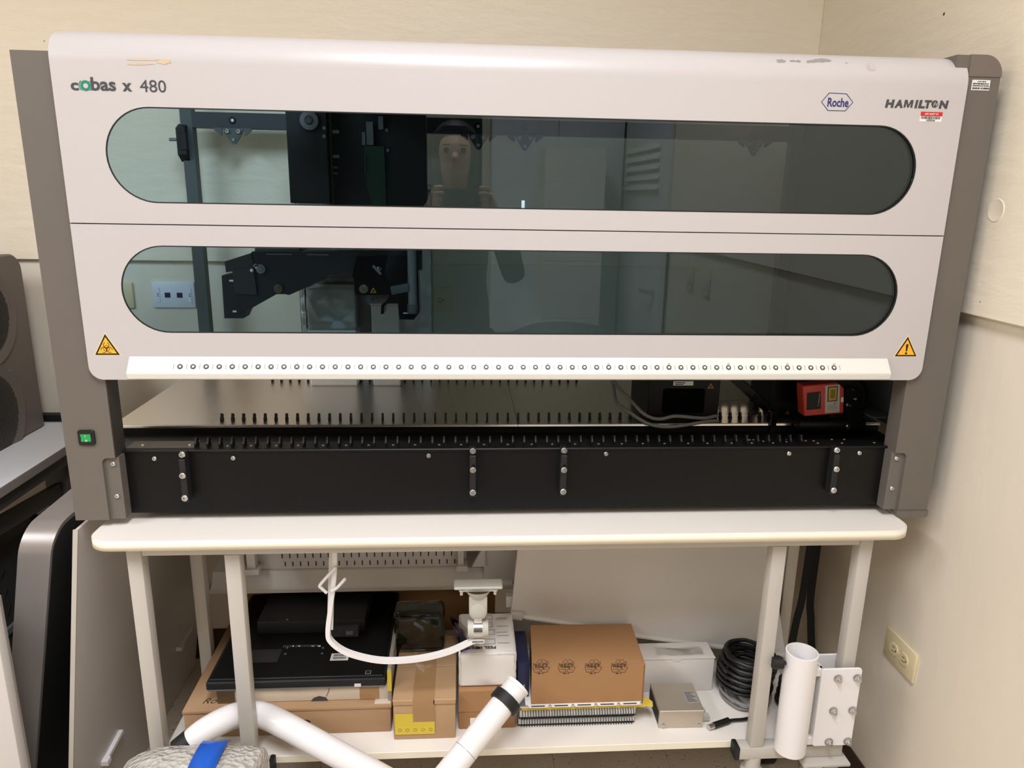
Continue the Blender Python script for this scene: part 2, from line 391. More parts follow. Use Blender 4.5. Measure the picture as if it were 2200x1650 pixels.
for s in (-1, 1):
    obj('jack', join(box(pj.x + s * 0.0165 - 0.0075, pj.x + s * 0.0165 + 0.0075, YB - 0.0078, YB - 0.0065, pj.z - 0.0075, pj.z + 0.0065)), JACKB, t)
    w_ = obj('label_window', box(pj.x + s * 0.043 - 0.006, pj.x + s * 0.043 + 0.006, YB - 0.0082, YB - 0.0065, pj.z - 0.021, pj.z + 0.021, 0.0008, 1), JACKW, t)
    obj('label_dots', join(*[cyl((pj.x + s * 0.043 + 0.001, YB - 0.0086, pj.z + dz), (pj.x + s * 0.043 + 0.001, YB - 0.0080, pj.z + dz), 0.0018, 10) for dz in (0.003, -0.003)]), PRINTG, w_)
pk = aY(288, 634, YB)
t = thing('blank_wall_plate', 'plain ivory wall plate left of the white network plate', 'wall plate', (pk.x - 0.035, YB, pk.z))
obj('cover_plate', box(pk.x - 0.07, pk.x, YB - 0.007, YB, pk.z - 0.036, pk.z + 0.036, 0.002, 2), IVORY, t)
for s in (-1, 1): obj('plate_screw', lathe([(0, 0.0016), (0.003, 0.0014), (0.0034, 0)], (pk.x - 0.035, YB - 0.007, pk.z + s * 0.025), (0, -1, 0), 12), IVORY, t)
# ================================================================== the liquid handling workstation
ZT = 0.829                                   # table top height
XO, XI = 0.832, 0.747                        # column outer / inner
MACH = thing('pipetting_workstation', 'large white laboratory pipetting workstation with two smoked pill-shaped windows, on the white bench', 'lab machine', (0, 0.36, ZT))
YP = -0.010                                  # face of the white panels
# ---- columns
def column(s, top_round):
    ztop = 1.699 if top_round else 1.661
    pts = [(s * XO, 0.845), (s * 0.771, 0.845), (s * 0.771, 0.958)]
    for i in range(7):
        a = i * PI / 2 / 6
        pts.append((s * (0.761 + 0.010 * math.cos(a)), 0.958 + 0.010 * math.sin(a)))
    pts += [(s * XI, 0.968), (s * XI, ztop)]
    if top_round:
        r = 0.034
        for i in range(9):
            a = PI / 2 - i * PI / 2 / 8
            pts.append((s * (XO - r + r * math.cos(a)), ztop - r + r * math.sin(a)))
    else: pts.append((s * XO, ztop))
    c = obj('side_column', prism(pts, 'y', 0.0, 0.042), GREY, MACH, angle=30)
    pl = obj('fixing_plate', prism(rrect(min(s * 0.771, s * 0.743), max(s * 0.771, s * 0.743), 0.845, 0.968, 0.006, 4, (0, 0, s > 0, s < 0)), 'y', 0.006, 0.035), GREY, c)
    for z in (0.955, 0.891): inst('screw', SCREW, c, T(s * 0.754, 0.006, z))
    return c
cl = column(-1, False); cr = column(1, True)
obj('column_inner_side', box(-XI - 0.002, -XI + 0.0015, 0.001, 0.0425, 0.969, 1.66), DKBROWN, cl)
obj('column_edge', box(XO - 0.002, XO + 0.003, 0.006, 0.05, 0.86, 1.66, 0.002, 1), DKBROWN, cr)
obj('column_cap', prism([(0.772, 1.6645), (XO + 0.001, 1.6645)] + [(XO - 0.033 + 0.034 * math.cos(a), 1.666 + 0.034 * math.sin(a)) for a in [i * PI / 2 / 8 for i in range(9)]] + [(0.772, 1.700)], 'y', -0.0015, 0.20), GREYD, cr, angle=30)
foot = [(0.768, 0.8445), (0.834, 0.8445), (0.834, 0.838)] + [(0.827 + 0.007 * math.cos(-a), 0.837 + 0.007 * math.sin(-a)) for a in (0.3, 0.8, 1.3)] + [(0.785, 0.8297)] + [(0.781 + 0.013 * math.cos(a), 0.843 + 0.013 * math.sin(a)) for a in (-1.7, -2.2, -2.7)]
obj('column_foot', prism(foot, 'y', -0.003, 0.30), GREY, cr, label='curved grey foot of the right column')
# serial label on the right column
a0 = aY(2107, 183, -0.0005)
lb = obj('serial_label', box(a0.x - 0.0165, a0.x + 0.0165, -0.0008, 0.0005, a0.z - 0.0085, a0.z + 0.0085), PAPER, cr)
bars = _new()
rng = random.Random(3)
for row, (z, h) in enumerate(((0.0058, 0.0018), (0.0022, 0.0026), (-0.0012, 0.0022), (-0.0054, 0.0030))):
    x = -0.0145 if row != 0 else -0.007
    while x < (0.0145 if row else 0.009):
        wd = rng.uniform(0.0006, 0.0026)
        bars = join(bars, box(a0.x + x, a0.x + x + wd, -0.00095, -0.0007, a0.z + z - h / 2, a0.z + z + h / 2)); x += wd + rng.uniform(0.0004, 0.0012)
obj('print', bars, PRINTK, lb, kind='stuff')
# ---- power switch
sw = aY(187, 939.5, 0)
bz = obj('power_switch', prism(rrect(sw.x - 0.0145, sw.x + 0.0145, sw.z - 0.0145, sw.z + 0.0145, 0.004, 4), 'y', -0.004, 0.004, 0.001), BLACKG, MACH, label='black bezel with green lit rocker')
obj('rocker', prism([(-0.002, sw.z - 0.0075), (-0.0058, sw.z - 0.0065), (-0.0044, sw.z), (-0.0066, sw.z + 0.0065), (-0.002, sw.z + 0.0075)], 'x', sw.x - 0.0085, sw.x + 0.0085), SWG, bz)
obj('marks', join(lathe([(0.0011, 0), (0.0011, 0.0003), (0.0018, 0.0003), (0.0018, 0)], (sw.x + 0.001, -0.0062, sw.z - 0.0045), (0, -1, 0), 12), box(sw.x - 0.0003, sw.x + 0.0003, -0.0068, -0.0062, sw.z + 0.002, sw.z + 0.006)), PAPER, bz)

# ---- white panels with pill-shaped windows
def solid_fill(outline, hole, y0, y1):
    bm = join(filled(outline, hole, y0), filled(outline, hole, y1))
    for loop in (outline, hole):
        A = [bm.verts.new((p[0], y0, p[1])) for p in loop]; B = [bm.verts.new((p[0], y1, p[1])) for p in loop]
        for i in range(len(loop)): bm.faces.new((A[i], A[(i + 1) % len(loop)], B[(i + 1) % len(loop)], B[i]))
    bmesh.ops.remove_doubles(bm, verts=bm.verts, dist=1e-6); bmesh.ops.recalc_face_normals(bm, faces=bm.faces); return bm
def filled(outline, hole, y):
    bm = _new(); es = []
    for loop in (outline, hole):
        vs = [bm.verts.new((p[0], y, p[1])) for p in loop]
        es += [bm.edges.new((vs[i], vs[(i + 1) % len(vs)])) for i in range(len(vs))]
    bmesh.ops.triangle_fill(bm, use_beauty=True, use_dissolve=False, edges=es, normal=(0, -1, 0))
    return bm
def pill(x0, x1, z0, z1, n=24):
    r = (z1 - z0) / 2; zc = (z0 + z1) / 2; out = []
    for i in range(n + 1): a = -PI / 2 + i * PI / n; out.append((x1 - r + r * math.cos(a), zc + r * math.sin(a)))
    for i in range(n + 1): a = PI / 2 + i * PI / n; out.append((x0 + r + r * math.cos(a), zc + r * math.sin(a)))
    return out
PX = 0.768
def face_out(bm):
    bm.normal_update()
    if sum(f.normal.y * f.calc_area() for f in bm.faces) > 0: bmesh.ops.reverse_faces(bm, faces=bm.faces)
    bm.normal_update()
# upper cover: flat face + rolled top
zb = 1.648; R = 0.050
up = solid_fill([(-PX, 1.3918), (PX, 1.3918), (PX, zb), (-PX, zb)], pill(-0.696, 0.696, 1.4268, 1.5785), YP, YP + 0.004)
st = _new(); NX = 24; NR = 24; rows = []
for j in range(NR + 1):
    a = j * (PI / 2) / NR; y = YP + R * (1 - math.cos(a)); z = zb + R * math.sin(a)
    rc = 0.016; k = max(0.0, (z - (zb + R - rc)) / rc); ins = rc * (1 - math.sqrt(max(0, 1 - k * k)))
    xs = PX - ins
    rows.append([st.verts.new((-xs + 2 * xs * i / NX, y, z)) for i in range(NX + 1)])
rows.append([st.verts.new((-PX + 0.016 + 2 * (PX - 0.016) * i / NX, 0.24, zb + R + 0.001)) for i in range(NX + 1)])
for A, B in zip(rows, rows[1:]):
    for i in range(NX): st.faces.new((A[i], A[i + 1], B[i + 1], B[i]))
face_out(st); gs = bmesh.ops.solidify(st, geom=list(st.faces), thickness=0.003)
lo = min(v.co.y for v in st.verts)
for v in st.verts:
    if lo < YP - 0.001: v.co.y += YP - lo
up = join(up, st)
upper = obj('upper_cover', up, WHITE, MACH, label='white upper cover with rolled top edge', angle=25)
# lower door
def rr(x0, x1, z0, z1, r): return rrect(x0, x1, z0, z1, r, 8, (1, 1, 0, 0))
dn = solid_fill(rr(-PX, PX, 1.1195, 1.3900, 0.024), pill(-0.696, 0.696, 1.2052, 1.3553), YP, YP + 0.004)
door = obj('lower_door', dn, WHITE, MACH, label='white lifting front door', angle=25)
# dark backing behind the seam, black strips for the edge shadow, smoked panes
for par, z0, z1 in ((upper, 1.4268, 1.5785), (door, 1.2052, 1.3553)):
    obj('window_pane', prism(pill(-0.6975, 0.6975, z0 - 0.0015, z1 + 0.0015), 'y', YP + 0.0035, YP + 0.0075), GLASS, par, angle=30)
    gk = _new(); o1 = pill(-0.6965, 0.6965, z0 - 0.0005, z1 + 0.0005); o2 = pill(-0.6945, 0.6945, z0 + 0.0015, z1 - 0.0015)
    A = [gk.verts.new((p[0], YP + 0.0008, p[1])) for p in o1]; B = [gk.verts.new((p[0], YP + 0.0008, p[1])) for p in o2]
    for i in range(len(A)): gk.faces.new((A[i], A[(i + 1) % len(A)], B[(i + 1) % len(A)], B[i]))
    g_ = obj('window_gasket', gk, BLACKM, par, smooth=False); q = g_.modifiers.new('t', 'SOLIDIFY'); q.thickness = 0.002; q.offset = 0
obj('seam_strip', box(-0.76, 0.76, YP + 0.0045, 0.0, 1.385, 1.397), BLACKM, MACH)
for s in (-1, 1):
    obj('gap_shadow_strip', box(s * 0.7475 - 0.021, s * 0.7475 + 0.0222, -0.0055, -0.0003, 1.145, 1.65), BLACKM, MACH)  # black strip stands in for the shadow line beside the panels
# paint chips and glue stains on the upper cover
def blob(px, py, wpx, hpx, mt, name, seed, Y=None, label=None, n=18):
    rg = random.Random(seed); pts = []
    for i in range(n):
        a = 2 * PI * i / n; k = rg.uniform(0.62, 1.0)
        x = px + wpx / 2 * math.cos(a) * k; y = py + hpx / 2 * math.sin(a) * k
        pts.append(aY(x, y, Y if Y is not None else YP - 0.0001))
    pts = [Vector((p.x, (YP - 0.0002), p.z)) for p in pts]
    bm = _new(); vs = []
    for p in pts:
        z = p.z; y = YP
        if z > zb: a = math.asin(min(1, (z - zb) / R)); y = YP + R * (1 - math.cos(a))
        vs.append(bm.verts.new((p.x, y - 0.0005, z)))
    c = sum((v.co for v in vs), Vector()) / len(vs); cv = bm.verts.new(c)
    for i in range(n): bm.faces.new((vs[i], cv, vs[(i + 1) % n]))
    bmesh.ops.recalc_face_normals(bm, faces=bm.faces)
    return obj(name, bm, mt, upper, label=label, smooth=False)
for i, (x, y, w_, h_) in enumerate(((1684, 128, 24, 10), (1710, 128, 20, 6), (1722, 129, 14, 7), (1773, 126, 46, 13), (1752, 129, 26, 8), (1742, 131, 8, 5), (1826, 133, 4, 3))):
    blob(x, y, w_, h_, PEEL, 'paint_chip', 20 + i)
for i, (x, y, w_, h_) in enumerate(((352, 133, 38, 12), (310, 128, 90, 5), (300, 138, 80, 4))):
    blob(x, y, w_, h_, STAIN, 'glue_stain', 40 + i)
blob(1878, 140, 24, 26, mat('faint_smudge', (186, 179, 175), 0.5), 'smudge', 60)

# ---- printed marks on the upper cover
YM = YP - 0.0004
def fr(px, py, Y=None): p = aY(px, py, YP if Y is None else Y); return p
def ptext(name, body, pxl, pxr, pybase, pycap, mt, par, capk=0.72, **k):
    """lettering between two measured edges on the cover face"""
    A = fr(pxl, pybase); B = fr(pxr, pybase); C2 = fr((pxl + pxr) / 2, pycap); bz_ = fr((pxl + pxr) / 2, pybase)
    size = (C2.z - bz_.z) / capk
    o = text(name, body, size, T(A.x, YM, bz_.z) @ FRONT, mt, par, **k)
    xs = [v.co.x for v in o.data.vertices]; x0, x1 = min(xs), max(xs); sc = (B.x - A.x) / (x1 - x0)
    for v in o.data.vertices: v.co.x = A.x + (v.co.x - x0) * sc
    return o
ptext('logo_lettering', 'c', 153, 170, 193, 175, PRINTG, upper, capk=0.56, bold=0.0007)
oc = fr(184, 184)
obj('logo_letter_o', lathe([(0.0040, 0), (0.0040, 0.0004), (0.0082, 0.0004), (0.0082, 0)], (oc.x, YP, oc.z), (0, -1, 0), 28), PRINTGN, upper, label='green ring-shaped letter o')
for s in (-1, 1):
    arc = [(oc.x + 0.0105 * math.cos(a), oc.z + 0.0105 * math.sin(a)) for a in [(0 if s > 0 else PI) + t * 0.16 for t in range(-5, 6)]]
    inn = [(oc.x + (0.0095 - 0.0002 * abs(i - 5)) * math.cos(a), oc.z + 0.0096 * math.sin(a)) for i, a in enumerate([(0 if s > 0 else PI) + t * 0.16 for t in range(-5, 6)])]
    obj('logo_letter_arc', prism(arc + inn[::-1], 'y', YM, YP + 0.0002), PRINTGN, upper)
ptext('logo_lettering', 'bas', 197, 250, 194, 165, PRINTG, upper, capk=0.74, bold=0.0007)
ptext('logo_lettering', 'x', 264, 284, 195, 176, PRINTG, upper, capk=0.56, bold=0.0009)
ptext('logo_lettering', '480', 302, 358, 198, 170, PRINTG, upper, capk=0.74, bold=0.0)
# hexagon emblem
hx = [fr(*p) for p in ((1764, 219), (1781, 199), (1819, 201), (1833, 220), (1816, 239), (1778, 238))]
c_ = sum(hx, Vector()) / 6
ring_o = [(p.x, p.z) for p in hx]; ring_i = [(c_.x + (p.x - c_.x) * 0.955, c_.z + (p.z - c_.z) * 0.925) for p in hx]
bm = _new(); A = [bm.verts.new((p[0], YM, p[1])) for p in ring_o]; B = [bm.verts.new((p[0], YM, p[1])) for p in ring_i]
for i in range(6): bm.faces.new((A[i], A[(i + 1) % 6], B[(i + 1) % 6], B[i]))
obj('hexagon_emblem', bm, PRINTB, upper, smooth=False)
ptext('emblem_lettering', 'Roche', 1777, 1822, 229, 210, PRINTB, upper, capk=0.72, bold=0.0004)
for ch_, xa_, xb_, dy_ in (('H', 1901, 1920.3, 0), ('A', 1920.8, 1939, 0.4), ('M', 1940.8, 1963, 0.8), ('I', 1964.3, 1970.8, 1.0), ('L', 1972, 1986.3, 1.2), ('T', 1984.8, 2000.3, 1.5), ('N', 2016.3, 2036, 2.2)):
    if ch_ == 'M':
        A_ = fr(xa_, 230.2 + dy_); B_ = fr(xb_, 214.2 + dy_)
        obj('maker_letter', prism([(A_.x + (u + 0.06 * v) * (B_.x - A_.x) / 1.06, A_.z + v * (B_.z - A_.z)) for u, v in ((0, 0), (0.22, 0), (0.22, 0.62), (0.42, 0), (0.58, 0), (0.78, 0.62), (0.78, 0), (1, 0), (1, 1), (0.70, 1), (0.5, 0.36), (0.30, 1), (0, 1))], 'y', YM, YP + 0.0002), PRINTG, upper, smooth=False); continue
    ptext('maker_letter', ch_, xa_, xb_, 230.2 + dy_, 214.2 + dy_, PRINTG, upper, capk=0.72, bold=0.0010, shear=0.1)
hc = fr(2008.3, 223.6)
ml = obj('maker_lettering_disc', cyl((hc.x, YM, hc.z), (hc.x, YP + 0.001, hc.z), 0.0062, 24), PRINTG, upper)
text('disc_monogram', 'H', 0.0105, T(hc.x, YM - 0.0003, hc.z - 0.0036) @ FRONT, WHITE, ml, 'CENTER', shear=0.4)
# asset tag
ta, tb = fr(1978, 241), fr(2022, 262)
tg = obj('asset_tag', box(ta.x, tb.x, YP - 0.0004, YP + 0.0005, tb.z, ta.z), PAPER, upper, label='red and white barcode asset tag')
obj('tag_header', box(ta.x + 0.0002, tb.x, YP - 0.0007, YP, ta.z - 0.0062, ta.z + 0.0008), REDL, tg)
text('tag_lettering', 'APP ASSET ID', 0.0042, T((ta.x + tb.x) / 2, YP - 0.0009, ta.z - 0.0042) @ FRONT, PAPER, tg, 'CENTER')
bars = _new(); rng = random.Random(5); x = ta.x + 0.002
while x < tb.x - 0.003:
    wd = rng.uniform(0.0003, 0.0011); bars = join(bars, box(x, x + wd, YP - 0.0006, YP, tb.z + 0.0040, ta.z - 0.0068)); x += wd + rng.uniform(0.0003, 0.0008)
obj('barcode', bars, PRINTK, tg, kind='stuff')
text('tag_lettering', 'A000346', 0.0044, T((ta.x + tb.x) / 2, YP - 0.0006, tb.z + 0.0006) @ FRONT, PRINTK, tg, 'CENTER')
# small pale tab stuck inside the upper window
pt = aY(1124, 444, YP - 0.001)
obj('film_tab', box(pt.x - 0.0028, pt.x + 0.0028, YP + 0.0020, YP + 0.0034, 1.4272, 1.441), mat('pale_blue_tab', (168, 204, 214), 0.5), upper)

# ---- warning triangles on the door
def triangle(px, pyt, pyb, hw, kind):
    a = fr(px[0], pyt); l = fr(px[1], pyb); r = fr(px[2], pyb)
    P3 = [(a.x, a.z), (l.x, l.z), (r.x, r.z)]
    def shrink(k, up=0.0):
        cx = sum(p[0] for p in P3) / 3; cz = sum(p[1] for p in P3) / 3
        return [(cx + (p[0] - cx) * k, cz + (p[1] - cz) * k + up) for p in P3]
    t = obj('warning_sticker', prism(shrink(1.0), 'y', YP - 0.0003, YP + 0.0005), WARNE, door, label=('yellow biohazard triangle sticker' if kind == 'bio' else 'yellow exclamation mark triangle sticker'))
    obj('black_triangle', prism(shrink(0.90), 'y', YP - 0.0006, YP), PRINTK, t)
    obj('yellow_triangle', prism(shrink(0.70), 'y', YP - 0.0009, YP), WARN, t)
    cx = sum(p[0] for p in P3) / 3; cz = sum(p[1] for p in P3) / 3
    if kind == 'bio':
        g = _new()
        for k in range(3):
            b = PI / 2 + k * 2 * PI / 3; x = cx + 0.0056 * math.cos(b); z = cz - 0.0005 + 0.0056 * math.sin(b)
            n = 22; gap = 0.42; oo = []; ii = []
            for i in range(n + 1):
                a = b + gap + i * (2 * PI - 2 * gap) / n
                oo.append((x + 0.0052 * math.cos(a), z + 0.0052 * math.sin(a))); ii.append((x + 0.0002 * math.cos(b) + 0.0041 * math.cos(a), z + 0.0002 * math.sin(b) + 0.0041 * math.sin(a)))
            bb = _new(); A = [bb.verts.new((p[0], YP - 0.0011, p[1])) for p in oo]; B = [bb.verts.new((p[0], YP - 0.0011, p[1])) for p in ii]
            for i in range(n): bb.faces.new((A[i], A[i + 1], B[i + 1], B[i]))
            g = join(g, bb)
        for k in range(3):
            b = PI / 2 + k * 2 * PI / 3; bb = _new(); ang = [b - 0.55 + i * 1.1 / 8 for i in range(9)]
            A = [bb.verts.new((cx + 0.0056 * math.cos(a), YP - 0.00112, cz - 0.0005 + 0.0056 * math.sin(a))) for a in ang]
            B = [bb.verts.new((cx + 0.0047 * math.cos(a), YP - 0.00112, cz - 0.0005 + 0.0047 * math.sin(a))) for a in ang]
            for i in range(8): bb.faces.new((A[i], A[i + 1], B[i + 1], B[i]))
            g = join(g, bb)
        obj('biohazard_symbol', g, PRINTK, t, smooth=False)
    else:
        obj('exclamation_mark', join(prism([(cx - 0.0012, cz - 0.003), (cx + 0.0012, cz - 0.003), (cx + 0.0024, cz + 0.009), (cx + 0.0015, cz + 0.011), (cx - 0.0015, cz + 0.011), (cx - 0.0024, cz + 0.009)], 'y', YP - 0.0012, YP),
                                    cyl((cx, YP - 0.0012, cz - 0.0068), (cx, YP, cz - 0.0068), 0.0022, 12)), PRINTK, t)
triangle((225, 202, 261), 714, 764, 0, 'bio'); triangle((1951, 1919, 1971), 720, 767, 0, 'ex')

# ---- handle strip with the 54 track lights
zt_ = aY(1100, 766.5, YP).z; yc = -0.030; zc_ = aY(1100, 803, yc).z; zl = aY(1100, 816, yc + 0.002).z
hs = obj('handle_strip', prism([(YP + 0.0005, zt_), (yc, zc_), (yc + 0.002, zl), (YP + 0.0005, zl)], 'x', -0.697, 0.697), WHITEH, MACH, label='cream white handle strip with numbered track lights', angle=20)
q = hs.modifiers.new('b', 'BEVEL'); q.width = 0.002; q.segments = 2
d_ = Vector((0, yc - YP, zc_ - zt_)).normalized(); nrm = Vector((0, -abs(d_.z), abs(d_.y)))
nrm = Vector((0, d_.z, -d_.y)) if d_.z < 0 else Vector((0, -d_.z, d_.y))
tb_ = 0.62
by = YP + (yc - YP) * tb_; bz2 = zt_ + (zc_ - zt_) * tb_
ring = lathe([(0.0046, 0), (0.0046, 0.0012), (0.0026, 0.0012), (0.0026, 0.0003)], (0, 0, 0), nrm, 16)
dome = lathe([(0.0026, 0.0003), (0.0022, 0.0012), (0.0012, 0.0018), (0, 0.0020)], (0.0002, 0, 0), nrm, 16)
for f in dome.faces: f.material_index = 1
ring = join(ring, dome)
LIGHT = mesh_from(ring, 'track_light', [mat('track_light_rim', (62, 58, 54), 0.5), PAPER])
ticks = _new(); P_ = 0.0225; x0 = -0.606
uax = Vector((0, -d_.y, -d_.z))           # up along the face
fm = Matrix(((1, uax.x, nrm.x, 0), (0, uax.y, nrm.y, 0), (0, uax.z, nrm.z, 0), (0, 0, 0, 1)))
for i in range(54):
    inst('track_light', LIGHT, hs, T(x0 + i * P_, by, bz2))
for i in range(55):
    bq = box(-0.00035, 0.00035, -0.005, 0.0045, -0.0002, 0.0003); ticks = join(ticks, xf(bq, T(x0 + (i - 0.5) * P_, by, bz2 + 0.0005) @ fm))
obj('tick_marks', ticks, PRINTL, hs, kind='stuff')
for n_ in (1, 5, 10, 15, 20, 25, 30, 35, 40, 45, 50, 54):
    text('track_number', str(n_), 0.0052, T(x0 + (n_ - 1) * P_, by - 0.0001, bz2 + 0.0058) @ fm, PRINTL, hs, 'CENTER')

# ---- black apron, brackets and screws
ap = obj('front_apron', box(-0.746, 0.746, 0.030, 0.034, 0.8455, 0.9725), BLACK, MACH, label='black lower front panel')
obj('apron_top_bead', cyl((-0.746, 0.0295, 0.9705), (0.746, 0.0295, 0.9705), 0.0032, 10), BLACK, ap)
for px, py in ((332, 985), (501, 984), (921, 979), (1302, 975), (1695, 974), (1846, 973)):
    p = aY(px, py, 0.0295); inst('screw', SCREW, ap, T(p.x, 0.0302, p.z))
for tri in (((389, 980), (392, 1022), (397, 1070)), ((1016, 972), (1016, 1010), (1016, 1058)), ((1214, 971), (1212, 1010), (1211, 1056)), ((1800, 970), (1797, 1008), (1789, 1053))):
    ps = [aY(x, y, 0.006) for x, y in tri]; xb = ps[1].x
    zt2 = ps[0].z + 0.004; zb2 = ps[2].z - 0.010
    br = obj('latch_bracket', join(box(xb - 0.0058, xb + 0.0058, 0.008, 0.0305, zb2, zt2 - 0.012, 0.0012, 1), box(xb - 0.0058, xb + 0.0058, 0.016, 0.0305, zt2 - 0.014, zt2)), BLACKM, MACH)
    inst('screw', SCREWB, br, T(xb, 0.016, ps[0].z)); inst('screw', SCREWB, br, T(xb, 0.008, ps[1].z)); inst('screw', SCREWB, br, T(xb, 0.008, ps[2].z))
    obj('catch_hole', cyl((xb + 0.001, 0.0077, ps[1].z + 0.0075), (xb + 0.001, 0.0085, ps[1].z + 0.0075), 0.0035, 12), BLACKG, br)

# ---- base, tray, channel and deck
obj('base_plate', box(-0.74, 0.815, 0.035, 0.70, 0.846, 0.860), BLACKM, MACH)
for x in (-0.68, 0.68):
    for y in (0.10, 0.52): obj('rubber_foot', lathe([(0, 0), (0.022, 0), (0.024, 0.006), (0.020, 0.017), (0, 0.017)], (x, y, ZT + 0.0002), (0, 0, 1), 16), BLACKM, MACH)
trn = obj('loading_tray', box(-0.745, 0.745, 0.0345, 0.074, 0.966, 0.9725), BLACK, MACH)
obj('tray_shim', box(-0.744, -0.620, 0.040, 0.080, 0.9725, 0.9735), DKBROWN, trn)
for x in (-0.72, -0.632): inst('screw', mesh_from(lathe([(0, 0.001), (0.003, 0.001), (0.0034, 0)], (0, 0, 0), (0, 0, 1), 10), 'screw', ZINC), trn, T(x, 0.056, 0.9735))
TSC = mesh_from(lathe([(0, 0.0008), (0.0022, 0.0008), (0.0026, 0)], (0, 0, 0), (0, 0, 1), 8), 'screw', MIDGREY)
for i in range(2, 52, 2):
    inst('screw', TSC, trn, T(x0 + (i + 0.1) * P_ + random.uniform(-0.003, 0.003), 0.052, 0.9725))
obj('channel', join(box(-0.831, 0.813, 0.074, 0.180, 0.950, 0.956), box(-0.831, 0.813, 0.176, 0.180, 0.956, 0.967)), BLACK, MACH)
def tooth(sc=1.0):
    pr = [(-0.006, 0), (0.010, 0), (0.012, 0.004), (0.008, 0.007), (0.011, 0.012), (0.006, 0.017), (-0.001, 0.0185), (-0.003, 0.012), (-0.0075, 0.0075)]
    return prism([(y * sc, z * sc) for y, z in pr], 'x', -0.0019, 0.0019, 0.0004)
TOOTH = mesh_from(tooth(), 'carrier_guide', mat('black_guide_plastic', (14, 14, 14), 0.5, spec=0.3)); TOOTHD = mesh_from(tooth(0.92), 'carrier_guide', BLACKM)
for i in range(54):
    inst('carrier_guide', TOOTH, trn, T(x0 + (i - 0.5) * P_, 0.050, 0.9725))
dkx = -0.034
YD0, YD1, ZD = 0.178, 0.72, 0.975
for n_, (xa, xb) in enumerate(((-XO + 0.001, 0.0095), (0.0105, 0.815))):
    dk = obj('deck_plate', box(xa, xb, YD0, YD1, ZD - 0.003, ZD), STEEL, MACH, label='brushed steel deck plate')
    obj('deck_lip', prism([(YD0 + 0.003, ZD), (YD0 - 0.002, ZD - 0.0012), (YD0 - 0.003, ZD - 0.005), (YD0 - 0.001, ZD - 0.007), (YD0 + 0.002, ZD - 0.004)], 'x', xa, xb), STEELP, dk)
    for i in range(54):
        x = x0 + (i - 0.5) * P_
        if xa <= x < xb:
            inst('carrier_guide', TOOTHD, dk, T(x, 0.205, ZD))
            if x > -0.6 and x < 0.2: inst('carrier_guide', TOOTHD, dk, T(x, 0.545, ZD))

# ---- rear frame seen through the glass
YRF = 0.70
for s, xa, xb in ((-1, -0.822, -0.793), (1, 0.776, 0.806)):
    ps = obj('rear_post', box(xa, xb, YRF, YRF + 0.03, 0.86, 1.69), DKGREY, MACH)
bmx = obj('rear_beam', box(-0.793, 0.776, YRF - 0.002, YRF + 0.028, 1.602, 1.640), mat('charcoal_beam', (54, 58, 62), 0.5), MACH)
for px in (502, 1028, 1128, 1622):
    p = aY(px, 300, YRF - 0.01); x = p.x
    tb2 = obj('gusset_bracket', prism([(x - 0.026, 1.602), (x + 0.026, 1.602), (x + 0.022, 1.590), (x + 0.004, 1.563), (x - 0.004, 1.563), (x - 0.022, 1.590)], 'y', YRF - 0.010, YRF - 0.003), DKGREY, bmx)
    for sgn in (-1, 1):
        obj('gusset_wing', prism([(x + sgn * 0.027, 1.602), (x + sgn * 0.046, 1.602), (x + sgn * 0.046, 1.596), (x + sgn * 0.030, 1.584), (x + sgn * 0.027, 1.584)], 'y', YRF - 0.012, YRF - 0.006), DKGREY, bmx)
        inst('screw', SCREWB, tb2, T(x + sgn * 0.014, YRF - 0.010, 1.594))
    inst('screw', SCREW, tb2, T(x, YRF - 0.010, 1.574))
    obj('beam_hole', lathe([(0.009, 0.0015), (0.0075, 0.003), (0.004, 0.003), (0.004, 0.001), (0, 0.001)], (x - 0.002, YRF - 0.002, 1.621), (0, -1, 0), 16), BLACKM, bmx)
    if px in (502, 1028): obj('beam_bolt', lathe([(0, 0.004), (0.0038, 0.0035), (0.004, 0)], (x - 0.001, YRF - 0.003, 1.621), (0, -1, 0), 12), PAPER, bmx)
# latch on the left rear post
lt = obj('door_latch', join(prism([(YRF - 0.02, 1.598), (YRF + 0.004, 1.610), (YRF + 0.008, 1.604), (YRF + 0.008, 1.530), (YRF + 0.004, 1.518), (YRF - 0.02, 1.535)], 'x', -0.828, -0.806), box(-0.820, -0.802, YRF - 0.022, YRF - 0.01, 1.545, 1.588, 0.002, 1)), BLACKM, MACH)
obj('latch_pin', cyl((-0.848, YRF - 0.012, 1.571), (-0.826, YRF - 0.012, 1.571), 0.0042, 12), MIDGREY, lt)
# roof and right side sheets
obj('roof_sheet', box(-0.44, 0.80, 0.06, 0.73, 1.690, 1.694), BLACKM, MACH)
obj('side_sheet', box(0.814, 0.818, 0.043, 0.72, 0.98, 1.69), mat('blue_grey_side_sheet', (70, 78, 82), 0.5), MACH)
obj('side_shelf', box(0.762, 0.814, 0.12, 0.40, 1.003, 1.006), DKGREY, MACH)
# ================================================================== gantry and modules inside the machine (parts of it)
def pxpoly(pts, Y): return [(p.x, p.z) for p in (aY(x, y, Y) for x, y in pts)]
